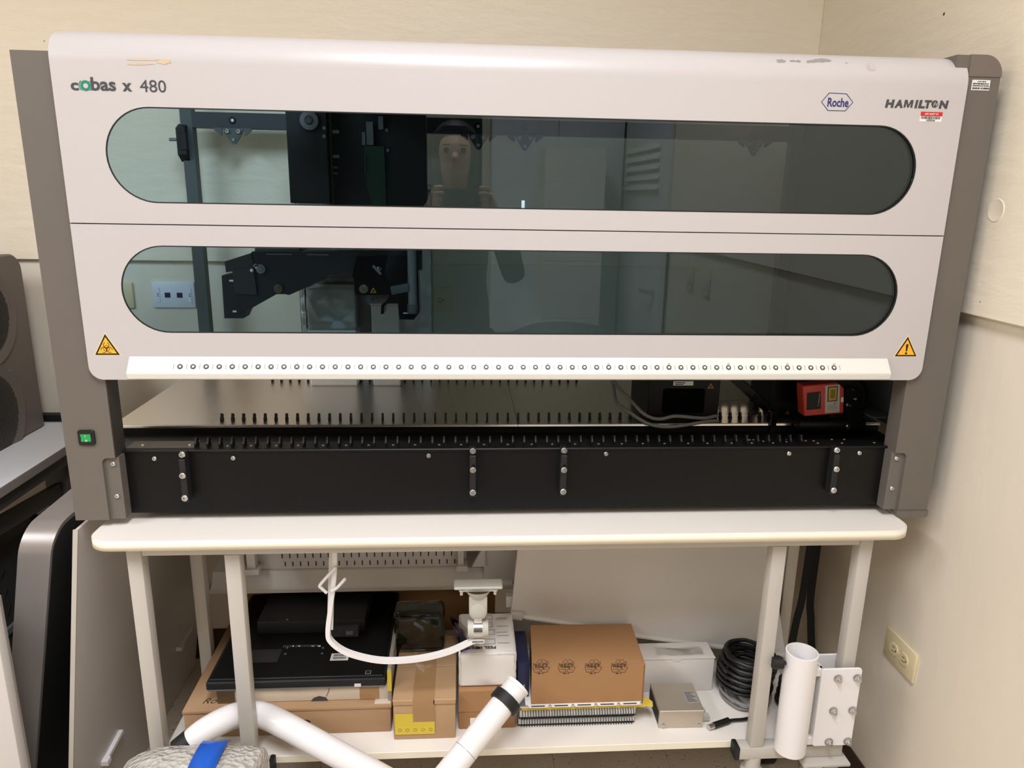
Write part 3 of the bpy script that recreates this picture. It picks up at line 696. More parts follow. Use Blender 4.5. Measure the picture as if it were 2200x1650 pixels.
# pipetting arm, left carriage bracket
YA = 0.36
arm = obj('gantry_arm', prism(pxpoly([(540, 541), (905, 541), (905, 580), (735, 588), (700, 592), (690, 604), (621, 634), (612, 632), (594, 632), (530, 668), (523, 684), (482, 684), (476, 592), (500, 588), (498, 575), (541, 572)], YA), 'y', YA, YA + 0.05), BLACKM, MACH, label='black pipetting arm inside the machine')
a, b = aY(490, 562, YA + 0.12), aY(600, 536, YA)
bk = obj('arm_bracket', prism([(p.x, p.z) for p in (aY(489, 560, YA + 0.02), aY(545, 542, YA + 0.02), aY(552, 575, YA + 0.02), aY(492, 583, YA + 0.02))], 'y', YA - 0.002, YA + 0.02), mat('dark_bracket', (46, 44, 42), 0.5), arm)
obj('arm_face', prism(pxpoly([(500, 578), (545, 572), (553, 634), (505, 630)], YA), 'y', YA - 0.004, YA), mat('dark_bracket', (46, 44, 42), 0.5), arm)
obj('arm_rail', box(aY(545, 540, YA).x, aY(640, 540, YA).x, YA + 0.01, YA + 0.28, aY(545, 541, YA).z, aY(545, 538, YA).z + 0.004), DKGREY, arm)
for px, py, r, mt in ((598, 620, 0.0105, mat('brass_knob', (104, 98, 78), 0.4, metal=0.6)), (560, 578, 0.011, MIDGREY), (550, 571, 0.006, STEELP), (541, 581, 0.004, PAPER)):
    p = aY(px, py, YA - 0.004); obj('knob', lathe([(0, 0.006), (r * 0.45, 0.006), (r * 0.5, 0.0045), (r * 0.9, 0.004), (r, 0)], (p.x, YA - 0.002, p.z), (0, -1, 0), 20), mt, arm)
for px, py, w_, h_ in ((497, 603, 9, 4), (504, 669, 8, 4)):
    p = aY(px, py, YA - 0.001); obj('slot', box(p.x - w_ / 2000, p.x + w_ / 2000, YA - 0.0015, YA, p.z - h_ / 2000, p.z + h_ / 2000), PAPER, arm)
for xa, xb, yy in ((572, 627, 546), (660, 705, 547)):
    A = aY(xa, yy, YA - 0.002); B = aY(xb, yy, YA - 0.002); obj('trim_line', box(A.x, B.x, YA - 0.003, YA, A.z - 0.001, A.z + 0.001), MIDGREY, arm)
# tubes of the pipetting channel
YC = 0.34
car = obj('channel_carriage', prism(pxpoly([(766, 551), (843, 549), (880, 548), (896, 545), (899, 600), (901, 672), (889, 687), (858, 686), (855, 652), (832, 652), (826, 658), (825, 674), (818, 675), (819, 656), (832, 645), (836, 634), (763, 634), (760, 602), (757, 590)], YC), 'y', YC, YC + 0.06), BLACKG, MACH, label='black pipetting channel carriage')
for px, py, r, mt in ((781, 621, 0.0098, mat('brass_knob', (104, 98, 78), 0.4, metal=0.6)), (815, 577, 0.005, STEELP)):
    p = aY(px, py, YC - 0.002); obj('knob', lathe([(0, 0.005), (r * 0.5, 0.005), (r, 0.003), (r, 0)], (p.x, YC, p.z), (0, -1, 0), 20), mt, car)
p = aY(810, 580, YC - 0.002); obj('lever', xf(box(-0.013, 0.013, -0.004, 0, -0.003, 0.003, 0.001, 1), T(p.x, YC, p.z) @ Matrix.Rotation(0.85, 4, 'Y')), MIDGREY, car)
p = aY(802, 624, YC - 0.001); obj('hazard_mark', prism([(p.x - 0.0065, p.z - 0.005), (p.x + 0.0065, p.z - 0.005), (p.x, p.z + 0.0065)], 'y', YC - 0.001, YC), WARN, car)
obj('hazard_core', prism([(p.x - 0.0042, p.z - 0.0038), (p.x + 0.0042, p.z - 0.0038), (p.x, p.z + 0.004)], 'y', YC - 0.0014, YC), PRINTK, car)
for px, x0_, y1_, r in ((887, 0, 0, 0.011),):
    A = aY(884, 545, YC - 0.02); B = aY(890, 655, YC - 0.02)
    obj('channel_barrel', cyl((A.x, YC - 0.012, B.z), (A.x, YC - 0.012, A.z + 0.02), 0.010, 16), MIDGREY, car)
    obj('channel_nozzle', cyl((A.x, YC - 0.012, B.z - 0.02), (A.x, YC - 0.012, B.z), 0.012, 16), DKGREY, car)
A = aY(860, 620, YC - 0.01); obj('channel_clamp', obox((A.x, YC - 0.012, A.z), (0.04, 0.022, 0.018), (0, -0.2, 0), 0.002), DKGREY, car)
p = aY(847, 629, YC - 0.026); obj('clamp_bolt', cyl((p.x, YC - 0.028, p.z), (p.x, YC - 0.02, p.z), 0.004, 10), STEELP, car)
p = aY(875, 673, YC - 0.003); obj('slot', box(p.x - 0.009, p.x + 0.009, YC - 0.002, YC, p.z - 0.0012, p.z + 0.0012), PAPER, car)
# upper drive body
YG = 0.44
A, B = aY(616, 246, YG), aY(916, 450, YG)
gb = obj('gantry_body', join(box(aY(616, 300, YG).x, aY(704, 300, YG).x, YG, YG + 0.10, aY(650, 437, YG).z, 1.685, 0.002, 1), box(aY(704, 300, YG).x, aY(913, 300, YG).x, YG + 0.04, YG + 0.10, aY(800, 470, YG).z, 1.685)), BLACKM, MACH, label='black drive housing of the pipetting gantry')
p = aY(665, 259, YG - 0.002); obj('pulley', lathe([(0, 0.006), (0.009, 0.006), (0.010, 0.009), (0.020, 0.009), (0.021, 0.007), (0.021, 0)], (p.x, YG, p.z), (0, -1, 0), 28), MIDGREY, gb)
obj('pulley_hub', lathe([(0, 0.012), (0.007, 0.012), (0.008, 0.006)], (p.x, YG, p.z), (0, -1, 0), 18), DKGREY, gb)
A, B = aY(707, 260, YG + 0.03), aY(716, 440, YG + 0.03)
obj('belt_strip', prism([(aY(703, 262, YG + .03).x, 1.66), (aY(711, 262, YG + .03).x, 1.66), (aY(717, 440, YG + .03).x, aY(717, 440, YG + .03).z), (aY(709, 440, YG + .03).x, aY(709, 440, YG + .03).z)], 'y', YG + 0.03, YG + 0.04), mat('olive_belt', (92, 86, 46), 0.5), gb)
bd = obj('circuit_board', prism(pxpoly([(782, 313), (825, 314), (829, 440), (800, 440), (788, 400)], YG + 0.03), 'y', YG + 0.032, YG + 0.036), PCB, gb)
for r_ in (((787, 262), (803, 312)), ((778, 284), (786, 312)), ((813, 250), (824, 278)), ((784, 335), (786, 375)), ((716, 357), (725, 362)), ((717, 370), (725, 375))):
    A, B = aY(r_[0][0], r_[0][1], YG + 0.035), aY(r_[1][0], r_[1][1], YG + 0.035)
    obj('connector', box(A.x, B.x, YG + 0.028, YG + 0.04, B.z, A.z), MIDGREY, gb)
for px, py in ((697, 275), (697, 293), (831, 280), (833, 323), (718, 283), (725, 283), (719, 336), (726, 336)):
    p = aY(px, py, YG + (0 if px < 704 else 0.04)); inst('screw', SCREW, gb, T(p.x, (YG if px < 704 else YG + 0.04), p.z))
# ---- modules in the loading bay
YM2 = 0.185
A, B = aY(1395, 822, YM2), aY(1541, 903, YM2)
mod = obj('tip_waste_module', box(A.x, B.x, YM2, YM2 + 0.16, ZD, 1.125, 0.002, 1), BLACK, MACH, label='black module box with dark opening')
C1, C2 = aY(1425, 835, YM2), aY(1511, 887, YM2)
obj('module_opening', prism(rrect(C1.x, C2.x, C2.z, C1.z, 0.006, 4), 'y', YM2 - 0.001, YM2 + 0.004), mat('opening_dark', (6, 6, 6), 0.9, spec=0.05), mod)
p, q_ = aY(1447, 819, YM2), aY(1489, 828, YM2)
lb2 = obj('paper_label', box(p.x, q_.x, YM2 - 0.0008, YM2, q_.z, p.z), PAPER, mod)
obj('print', join(box(p.x + 0.003, p.x + 0.026, YM2 - 0.0011, YM2 - 0.0007, p.z - 0.0042, p.z - 0.0022), box(p.x + 0.004, p.x + 0.022, YM2 - 0.0011, YM2 - 0.0007, p.z - 0.0078, p.z - 0.006)), PRINTK, lb2, kind='stuff')
p = aY(1527, 829, YM2); obj('hazard_mark', prism([(p.x - 0.0068, p.z - 0.0055), (p.x + 0.0068, p.z - 0.0055), (p.x, p.z + 0.006)], 'y', YM2 - 0.001, YM2), mat('faded_orange_mark', (176, 128, 70), 0.5), mod)
obj('hazard_core', prism([(p.x - 0.004, p.z - 0.004), (p.x + 0.004, p.z - 0.004), (p.x, p.z + 0.003)], 'y', YM2 - 0.0014, YM2), PRINTK, mod)
# polished plate with the last guides, diagonal strut, dark side box
A, B = aY(1541, 871, 0.215), aY(1657, 905, 0.20)
pp = obj('guide_plate', join(box(A.x, B.x, 0.24, 0.262, ZD, ZD + 0.03)), STEELP, MACH)
sa, sb = aY(1560, 816, 0.24), aY(1652, 880, 0.20)
obj('diagonal_strut', sweep([Vector((sa.x, 0.24, sa.z + 0.02)), Vector((sb.x, 0.20, sb.z))], [(-0.010, -0.004), (0.010, -0.004), (0.010, 0.004), (-0.010, 0.004)]), BLACKG, MACH)
obj('strut_foot', box(sb.x - 0.006, sb.x + 0.006, 0.168, 0.20, 0.957, sb.z + 0.004), BLACKG, MACH)
A = aY(1661, 820, 0.22); B = aY(1725, 905, 0.22)
sx = obj('scanner_side_box', box(A.x, B.x + 0.06, 0.22, 0.34, ZD, 1.11), BLACK, MACH)
p = aY(1692, 886, 0.22); obj('hazard_mark', prism([(p.x - 0.0055, p.z - 0.004), (p.x + 0.0055, p.z - 0.004), (p.x, p.z + 0.005)], 'y', 0.2192, 0.22), mat('dim_orange_print', (120, 80, 40), 0.5), sx)
# barcode scanner on its black mount
YS = 0.135
quad = [aY(*p, YS) for p in ((1725, 829), (1800, 822), (1814, 834), (1813, 888), (1728, 895))]
sc = obj('barcode_scanner', prism([(p.x, p.z) for p in quad], 'y', YS, YS + 0.032, 0.002), REDP, MACH, label='small red barcode scanner', angle=20)
obj('scanner_window', prism(pxpoly([(1734, 844), (1763, 841), (1763, 878), (1733, 881)], YS), 'y', YS - 0.001, YS), BLACKM, sc)
q_ = aY(1759, 858, YS); obj('scanner_print', join(box(q_.x - 0.0007, q_.x + 0.0007, YS - 0.0014, YS - 0.0009, q_.z - 0.010, q_.z + 0.014), cyl((q_.x, YS - 0.0014, q_.z - 0.0135), (q_.x, YS - 0.0009, q_.z - 0.0135), 0.0014, 10)), PRINTL, sc)
sl = obj('scanner_label', prism(pxpoly([(1773, 829), (1804, 826), (1803, 885), (1772, 887)], YS), 'y', YS - 0.001, YS), mat('scanner_label_grey', (196, 192, 186), 0.5), sc)
obj('laser_notice', prism(pxpoly([(1778, 831), (1800, 829), (1798, 861), (1777, 863)], YS), 'y', YS - 0.0013, YS), PRINTK, sl)
obj('laser_notice_field', prism(pxpoly([(1780, 833), (1798, 831), (1796, 859), (1779, 861)], YS), 'y', YS - 0.0016, YS), GOLD, sl)
obj('notice_print', prism(pxpoly([(1784, 837), (1794, 836), (1793, 855), (1783, 856)], YS), 'y', YS - 0.0018, YS), mat('dim_gold_print', (140, 112, 30), 0.5), sl)
text('scanner_print', 'CE', 0.0058, T(aY(1797, 864, YS)) @ T(0, -0.0013, 0) @ FRONT @ Matrix.Rotation(PI, 4, 'Z'), PRINTG, sl)
for k, py in enumerate((871, 874, 877, 881)):
    A = aY(1778, py, YS); B = aY(1798, py - 1, YS); obj('print_line', box(A.x, B.x, YS - 0.0014, YS - 0.0009, A.z - 0.0006, A.z + 0.0006), PRINTL, sl)
obj('white_tag', prism(pxpoly([(1807, 854), (1812, 853), (1812, 863), (1806, 864)], YS), 'y', YS - 0.001, YS), PAPER, sc)
mt_ = obj('scanner_mount', join(prism(pxpoly([(1814, 838), (1832, 830), (1834, 836), (1853, 836), (1855, 855), (1850, 918), (1825, 918), (1818, 890)], YS + 0.01), 'y', YS + 0.01, YS + 0.03),
         cyl(aY(1712, 912, YS + 0.02), aY(1852, 912, YS + 0.02), 0.0155, 20)), BLACK, MACH)
for px, py, r in ((1839, 858, 1), (1821, 870, 1), (1828, 872, 0.5), (1822, 916, 1.4), (1834, 838, 0.5)):
    p = aY(px, py, YS + 0.006); inst('screw', screw_mesh(0.0036 * r, 0.003), mt_, T(p.x, YS + (0.010 if py < 900 else 0.006), p.z))
obj('scanner_lead', tube([aY(1845, 815, 0.18), aY(1858, 835, 0.175), aY(1860, 860, 0.17), aY(1852, 895, 0.165), aY(1846, 925, 0.165)], 0.0028, 8), CABLEK, MACH)
obj('scanner_lead', tube([aY(1850, 812, 0.19), aY(1865, 838, 0.185), aY(1864, 866, 0.18), aY(1855, 892, 0.175)], 0.0022, 8), CABLEK, MACH)
# loose small screws on the tray to the right
for px, py in ((1607, 941), (1629, 944), (1640, 947), (1653, 946), (1675, 932), (1690, 948), (1700, 947), (1731, 946), (1748, 946), (1757, 951), (1781, 939), (1806, 938), (1809, 951), (1878, 950), (1577, 922), (1589, 919)):
    p = aZ(px, py, 0.9735); inst('screw', TSC, trn, T(p.x, max(0.037, min(0.072, p.y)), 0.9725))
# two grey cables draped out over the deck lip
c1 = [(1312, 812, .30), (1318, 832, .28), (1322, 858, .235), (1327, 868, .21), (1350, 884, .185), (1378, 903, .168), (1405, 914, .158), (1440, 917, .155), (1480, 912, .16), (1515, 906, .172), (1542, 903, .19)]
c2 = [(1316, 812, .30), (1325, 828, .27), (1345, 849, .22), (1362, 868, .195), (1378, 885, .178), (1398, 897, .168), (1420, 900, .165), (1450, 894, .165), (1490, 897, .165), (1515, 898, .172), (1542, 892, .19)]
for c in (c1, c2): obj('signal_cable', tube([aY(*p) for p in c], 0.0038, 10), CABLEG, MACH, label='grey cable draped over the deck lip')

# ================================================================== packages standing on the deck
pa, pb2 = aY(640, 560, 0.60), aY(926, 560, 0.60)
t = thing('white_carton', 'tall white carton under clear film on the deck behind the gantry', 'box', ((pa.x + pb2.x) / 2, 0.645, ZD))
zc2 = aY(800, 405, 0.62).z
obj('carton', box(pa.x, pb2.x, 0.605, 0.68, ZD, zc2, 0.003, 1), CARDW, t)
obj('film_wrap', box(pa.x - 0.003, pb2.x + 0.003, 0.602, 0.683, ZD + 0.10, zc2 + 0.012, 0.006, 2), CLEARF, t)
pa, pb2 = aY(658, 640, 0.50), aY(762, 640, 0.50); zt3 = aY(700, 602, 0.50).z
t = thing('wrapped_white_box', 'short white box wrapped in clear film on the deck under the gantry', 'box', ((pa.x + pb2.x) / 2, 0.53, ZD))
obj('carton', box(pa.x, pb2.x, 0.50, 0.585, ZD, zt3 - 0.02, 0.003, 1), CARDW, t)
obj('film_wrap', box(pa.x - 0.006, pb2.x + 0.006, 0.495, 0.590, ZD + 0.14, zt3, 0.012, 3), CLEARF, t)
pa, pb2 = aY(797, 660, 0.50), aY(858, 660, 0.50)
t = thing('grey_carton', 'low grey-white carton beside the wrapped box on the deck', 'box', ((pa.x + pb2.x) / 2, 0.53, ZD))
obj('carton', box(pa.x, pb2.x, 0.50, 0.585, ZD, aY(820, 655, 0.50).z, 0.003, 1), OFFW, t)
obj('lid_flap', box(pa.x - 0.002, pb2.x + 0.002, 0.498, 0.587, aY(820, 655, 0.50).z, aY(820, 652, 0.50).z, 0.001, 1), OFFW, t)
# ================================================================== the white bench
TB = thing('lab_bench', 'white steel-framed bench on casters under the pipetting workstation', 'bench', (-0.01, 0.13, 0))
top = obj('bench_top', prism(rrect(-0.793, 0.775, -0.060, 0.60, 0.045, 8), 'z', ZT - 0.019, ZT), TABLEW, TB, angle=30)
q = top.modifiers.new('b', 'BEVEL'); q.width = 0.002; q.segments = 2; q.limit_method = 'ANGLE'; q.angle_limit = 0.9
bm = _new(); ol = rrect(-0.7936, 0.7756, -0.0606, 0.6006, 0.0456, 8)
A = [bm.verts.new((x, y, ZT - 0.0182)) for x, y in ol]; B = [bm.verts.new((x, y, ZT - 0.0018)) for x, y in ol]
for i in range(len(A)): bm.faces.new((A[i], A[(i + 1) % len(A)], B[(i + 1) % len(A)], B[i]))
e_ = obj('edge_band', bm, TABLEE, top); q = e_.modifiers.new('t', 'SOLIDIFY'); q.thickness = 0.0008; q.offset = 1
LW = 0.028; YL0, YL1 = -0.030, -0.002; YR0, YR1 = 0.262, 0.290
zf = ZT - 0.019
LX = {'lo': (-0.735, -0.707), 'li': (-0.557, -0.528), 'ri': (0.506, 0.535), 'ro': (0.684, 0.712)}
ZL0 = 0.312
for k, (xa, xb) in LX.items():
    obj('leg', box(xa, xb, YL0, YL1, ZL0 if k != 'ro' else 0.283, zf - 0.026 if k in ('li', 'ri') else zf, 0.0025, 2), FRAMEW, TB)
for k in ('lo', 'ro'):
    xa, xb = LX[k]; obj('leg', box(xa, xb, YR0, YR1, ZL0, zf, 0.0025, 2), FRAMEW, TB)
obj('top_rail', box(-0.707, 0.684, YL0 + 0.0008, YL1, zf - 0.026, zf, 0.002, 2), FRAMEW, TB)
obj('top_rail', box(-0.707, 0.684, YR0 + 0.0008, YR1, zf - 0.026, zf, 0.002, 2), FRAMEW, TB)
for xa, xb in (LX['lo'], LX['ro']): obj('top_rail', box(xa + 0.001, xb - 0.001, YL1, YR0, zf - 0.026, zf, 0.002, 2), FRAMEW, TB)
for xa, xb, cap in ((-0.735, -0.506, -0.506), (0.484, 0.712, 0.484)):
    obj('base_rail', box(xa, xb, YL0 - 0.0005, YL1, 0.283, 0.312, 0.002, 2), FRAMEW, TB)
    cx = cap
    s = 1 if cap < 0 else -1
    obj('rail_cap', box(cx - 0.001 if s > 0 else cx - 0.010, cx + 0.010 if s > 0 else cx + 0.001, YL0 - 0.002, YL1 + 0.001, 0.2815, 0.3135, 0.003, 2), BLACKM, TB)
    obj('base_rail', box(xa if s > 0 else xb - 0.028, xa + 0.028 if s > 0 else xb, YL1, YR1, 0.283, 0.305, 0.002, 2), FRAMEW, TB)
ZS = 0.306
sh = obj('lower_shelf', box(-0.706, 0.683, 0.0, 0.53, ZS - 0.016, ZS, 0.001, 1), TABLEW, TB)
obj('shelf_edge_band', box(-0.527, 0.505, -0.0008, 0.0, ZS - 0.0155, ZS - 0.0005), TABLEE, sh)
obj('shelf_bracket', box(-0.70, 0.68, 0.29, 0.32, ZS - 0.045, ZS - 0.016), FRAMEW, TB)
# casters with white stems
for x in (-0.53, 0.521, -0.715, 0.690):
    for y in ((-0.016, 0.276) if abs(x) > 0.6 else (-0.016,)):
        c_ = obj('caster', join(cyl((x, y, 0.19), (x, y, 0.283), 0.017, 16), lathe([(0, 0), (0.024, 0), (0.024, 0.012), (0.017, 0.016)], (x, y, 0.235), (0, 0, 1), 16)), FRAMEW, TB)
        obj('fork', join(box(x - 0.022, x - 0.018, y - 0.024, y + 0.03, 0.06, 0.19), box(x + 0.018, x + 0.022, y - 0.024, y + 0.03, 0.06, 0.19), box(x - 0.022, x + 0.022, y - 0.024, y + 0.024, 0.186, 0.192)), STEELP, c_)
        obj('wheel', cyl((x - 0.014, y + 0.012, 0.0625), (x + 0.014, y + 0.012, 0.0625), 0.062, 24), BLACKM, c_)
# caster plate under the right outer leg
cp = obj('caster_plate', box(0.618, 0.722, -0.052, 0.03, 0.2745, 0.2825, 0.002, 2), FRAMEW, TB)
obj('swivel_housing', lathe([(0, 0), (0.034, 0), (0.034, 0.012), (0.026, 0.02), (0.026, 0.026), (0, 0.026)], (0.660, -0.022, 0.2485), (0, 0, 1), 24), STEELP, cp)

# ================================================================== clamp-on tube holder at the right leg
H = thing('tube_holder', 'white steel tube holder clamped to the right bench leg', 'clamp', (0.64, -0.04, 0.312))
xc = 0.590; yc_ = -0.036; r = 0.0325
p0 = aY(1700, 1604, yc_); zb_ = 0.3125; zt_h = aY(1719, 1400, yc_).z
hol = lathe([(r, 0), (r, zt_h - zb_), (r - 0.0028, zt_h - zb_ + 0.0006), (r - 0.0035, zt_h - zb_ - 0.002), (r - 0.0035, 0.004), (r - 0.004, 0)], (xc, yc_, zb_), (0, 0, 1), 40)
hol2 = lathe([(0, 0), (r - 0.002, 0), (r - 0.002, 0.003), (0, 0.003)], (xc, yc_, zb_), (0, 0, 1), 30)
ho = obj('holder_tube', join(hol, hol2), PIPEW, H)
# tube stands on the base rail: ledger plate under it
obj('holder_lug', box(0.618, 0.640, -0.040, -0.028, 0.490, 0.510, 0.002, 1), PIPEW, H)
obj('holder_lug', box(0.618, 0.640, -0.040, -0.028, 0.322, 0.342, 0.002, 1), PIPEW, H)
pl = obj('clamp_plate', prism(rrect(0.634, 0.720, 0.324, 0.512, 0.007, 5), 'y', -0.045, -0.0405, 0.0008), PIPEW, H)
obj('clamp_plate', prism(rrect(0.634, 0.720, 0.324, 0.512, 0.007, 5), 'y', 0.004, 0.0085, 0.0008), PIPEW, H)
obj('clamp_side', box(0.634, 0.6385, -0.0405, 0.004, 0.326, 0.510), PIPEW, H)
bolt = mesh_from(join(lathe([(0, 0.001), (0.0092, 0.001), (0.0092, 0)], (0, 0, 0), (0, -1, 0), 18), lathe([(0, 0.0072), (0.0062, 0.0072), (0.0068, 0.006), (0.0068, 0.001)], (0, 0, 0), (0, -1, 0), 6),
                 cyl((0, -0.012, 0), (0, -0.006, 0), 0.0036, 12)), 'bolt', ZINC)
for x in (0.669, 0.7105):
    for z in (0.490, 0.412, 0.335): inst('bolt', bolt, H, T(x, -0.0456, z))
kp = aY(1679, 1424, -0.036)
obj('thumb_knob', join(cyl((0.5605, yc_, kp.z), (0.548, yc_, kp.z), 0.004, 10), cyl((0.550, yc_, kp.z), (0.530, yc_, kp.z), 0.0125, 14)), BLACKM, H)
# ================================================================== things on the lower shelf
def carton(name, label, x0, x1, y0, y1, z0, z1, mt, M=None, seam=True, tape=None, group=None, cat='box', bev=0.0025):
    t = thing(name, label, cat, ((x0 + x1) / 2, (y0 + y1) / 2, z0), group)
    M = M or Matrix.Identity(4)
    obj('carton_body', xf(box(x0, x1, y0, y1, z0, z1 - 0.004, bev, 2), M), mt, t)
    ym = (y0 + y1) / 2
    if seam:
        obj('top_flap', xf(box(x0 + 0.001, x1 - 0.001, y0 + 0.001, ym - 0.0006, z1 - 0.004, z1, 0.0012, 1), M), mt, t)
        obj('top_flap', xf(box(x0 + 0.001, x1 - 0.001, ym + 0.0006, y1 - 0.001, z1 - 0.004, z1, 0.0012, 1), M), mt, t)
    return t
# big flat box
t = thing('flat_carton', 'wide flat brown carton with handwriting, lowest in the stack under the black monitor', 'box', (-0.48, 0.19, ZS))
obj('carton_body', box(-0.702, -0.264, 0.062, 0.40, ZS, 0.368, 0.003, 2), CARD, t)
lid = obj('lid_flap', box(-0.704, -0.262, 0.060, 0.40, 0.366, 0.374, 0.002, 2), CARD, t)
p = aZ(432, 1512, 0.3745)
text('handwriting', 'Roche', 0.026, T(p.x, p.y, 0.3745), PRINTK, t, shear=0.35, bold=-0.0004)
tp = aZ(825, 1508, 0.3745); obj('torn_tape', box(tp.x - 0.02, tp.x + 0.014, tp.y - 0.006, tp.y + 0.02, 0.3742, 0.3748), CARDP, t)
hh = aY(655, 1552, 0.061); obj('hand_hole', prism([(hh.x + 0.012 * math.cos(a), hh.z + 0.006 * math.sin(a)) for a in [i * PI / 8 for i in range(16)]], 'y', 0.0615, 0.064), BLACKM, t)
# buff box
t = thing('buff_carton', 'thin pale buff carton directly under the black monitor', 'box', (-0.45, 0.20, 0.3745))
obj('carton_body', box(-0.637, -0.266, 0.082, 0.39, 0.3748, 0.411, 0.002, 2), CARDP, t)
obj('tape_strip', box(-0.332, -0.290, 0.0812, 0.0822, 0.376, 0.410), TAPE, t)
obj('tape_strip', box(-0.636, -0.598, 0.0808, 0.0822, 0.377, 0.409), TAPEC, t)
obj('corner_tear', prism([(-0.437, 0.3752), (-0.401, 0.3752), (-0.405, 0.383), (-0.419, 0.387), (-0.431, 0.383)], 'y', 0.0808, 0.0824), PRINTG, t)
obj('crease', prism([(-0.405, 0.386), (-0.4035, 0.386), (-0.3965, 0.400), (-0.397, 0.4105), (-0.398, 0.4105), (-0.398, 0.400)], 'y', 0.0812, 0.0823), mat('crease_brown', (120, 98, 76), 0.8), t)
# monitor face down
tz = 0.4115
t = thing('flat_monitor', 'black flat-panel monitor lying face down on the cartons', 'monitor', (-0.46, 0.24, tz))
ML, MR, MF, MB = -0.655, -0.274, 0.075, 0.432
obj('bezel', box(ML, MR, MF, MB, tz, tz + 0.020, 0.004, 3), BLACKM, t)
obj('screen_edge', box(ML + 0.004, MR - 0.004, MF - 0.0006, MB, tz + 0.0002, tz + 0.003), MIDGREY, t)
bk = obj('back_shell', prism([(ML + 0.006, MF + 0.006), (MR - 0.006, MF + 0.006), (MR - 0.006, MB - 0.004), (ML + 0.006, MB - 0.004)], 'z', tz + 0.0185, tz + 0.024, 0.002), BLACK, t)
sx0, sx1 = aZ(540, 1357, tz + 0.06).x, aZ(770, 1357, tz + 0.06).x
obj('stand_block', box(sx0, sx1 + 0.008, 0.245, 0.40, tz + 0.024, tz + 0.058, 0.004, 2), BLACKM, bk)
vt = _new()
for i in range(17):
    x = aZ(612 + i * 4.4, 1383, tz + 0.024).x; vt = join(vt, box(x - 0.0009, x + 0.0009, 0.192, 0.199, tz + 0.024, tz + 0.0246))
obj('vent_slots', vt, MIDGREY, bk, kind='stuff')
for px, py in ((617, 1392), (694, 1392), (613, 1405), (692, 1404)):
    p = aZ(px, py, tz + 0.024); inst('screw', TSC, bk, T(p.x, p.y, tz + 0.024))
for px, py, w_ in ((630, 1388, 6), (642, 1388, 5), (672, 1388, 5), (686, 1388, 6)):
    p = aZ(px, py, tz + 0.0242); obj('port', box(p.x - w_ / 2000, p.x + w_ / 2000, p.y - 0.002, p.y + 0.002, tz + 0.024, tz + 0.0246), PAPER, bk)
p = aZ(617, 1331, tz + 0.058); inst('screw', TSC, bk, T(p.x, p.y, tz + 0.058))
p = aZ(732, 1368, tz + 0.05)
sp = obj('connector_panel', box(p.x - 0.034, p.x + 0.034, 0.225, 0.2445, tz + 0.026, tz + 0.046), mat('panel_sticker_dark', (58, 58, 58), 0.4, var=0.6, vscale=120), bk)
obj('connector', box(p.x + 0.006, p.x + 0.022, 0.2235, 0.226, tz + 0.032, tz + 0.041), MIDGREY, sp)
p = aZ(730, 1411, tz + 0.0245); lb_ = obj('barcode_label', box(p.x - 0.020, p.x + 0.020, p.y - 0.013, p.y + 0.013, tz + 0.024, tz + 0.0246), PAPER, bk)
br_ = _new(); rg = random.Random(4); x = p.x - 0.014
while x < p.x + 0.014: wd = rg.uniform(0.0004, 0.0012); br_ = join(br_, box(x, x + wd, p.y - 0.008, p.y - 0.001, tz + 0.0245, tz + 0.0249), box(x, x + wd, p.y + 0.002, p.y + 0.009, tz + 0.0245, tz + 0.0249)); x += wd * 2
obj('barcode', br_, PRINTK, lb_, kind='stuff')
p = aZ(791, 1444, tz + 0.0245); obj('mark', join(box(p.x - 0.006, p.x + 0.006, p.y - 0.006, p.y + 0.006, tz + 0.024, tz + 0.0243)), PRINTL, bk)
obj('mark_field', box(p.x - 0.0048, p.x + 0.0048, p.y - 0.0048, p.y + 0.0048, tz + 0.0243, tz + 0.0246), BLACKM, bk)
p = aZ(569, 1410, tz + 0.0245); obj('rating_label', box(p.x - 0.034, p.x + 0.032, p.y - 0.022, p.y + 0.026, tz + 0.024, tz + 0.0243), mat('rating_label_dark', (40, 40, 40), 0.4, var=0.5, vscale=160), bk)
p = aY(768, 1461, MF); obj('clip', box(p.x - 0.007, p.x + 0.007, MF - 0.0015, MF + 0.002, tz + 0.002, tz + 0.009), PAPER, t)
# yellow edged folder beside the monitor
t = thing('yellow_edged_folder', 'slim yellow-edged folder wedged between the monitor and the taped carton', 'folder', (-0.263, 0.18, ZS))
obj('cover', box(-0.2705, -0.262, 0.075, 0.33, ZS + 0.0685, 0.455, 0.001, 1), mat('grey_folder', (148, 142, 132), 0.4), t)
obj('yellow_edge', box(-0.2707, -0.2618, 0.0735, 0.0755, 0.40, 0.452), YEL, t)
# taped carton in the middle
t = thing('taped_carton', 'tall brown carton with shiny tape and a yellow sticker, front row centre-left', 'box', (-0.19, 0.15, ZS))
obj('carton_body', box(-0.256, -0.123, 0.036, 0.27, ZS, 0.402, 0.003, 2), CARD2, t)
for y0, y1 in ((0.034, 0.149), (0.151, 0.27)): obj('top_flap', box(-0.257, -0.122, y0, y1, 0.402, 0.406, 0.0015, 1), CARD2, t)
obj('front_flap', join(box(-0.256, -0.214, 0.0335, 0.0362, 0.395, 0.4045), box(-0.170, -0.123, 0.0335, 0.0362, 0.395, 0.4045)), CARD2, t)
obj('tape_strip', join(box(-0.214, -0.168, 0.034, 0.27, 0.406, 0.4066), box(-0.214, -0.168, 0.0335, 0.0355, 0.352, 0.406)), TAPE, t)
A, B = aY(848, 1535, 0.034), aY(934, 1576, 0.034)
ys = obj('yellow_sticker', box(A.x, B.x, 0.0338, 0.0345, B.z, A.z), YEL, t)
ysd = mat('olive_sticker_print', (150, 124, 36), 0.5)
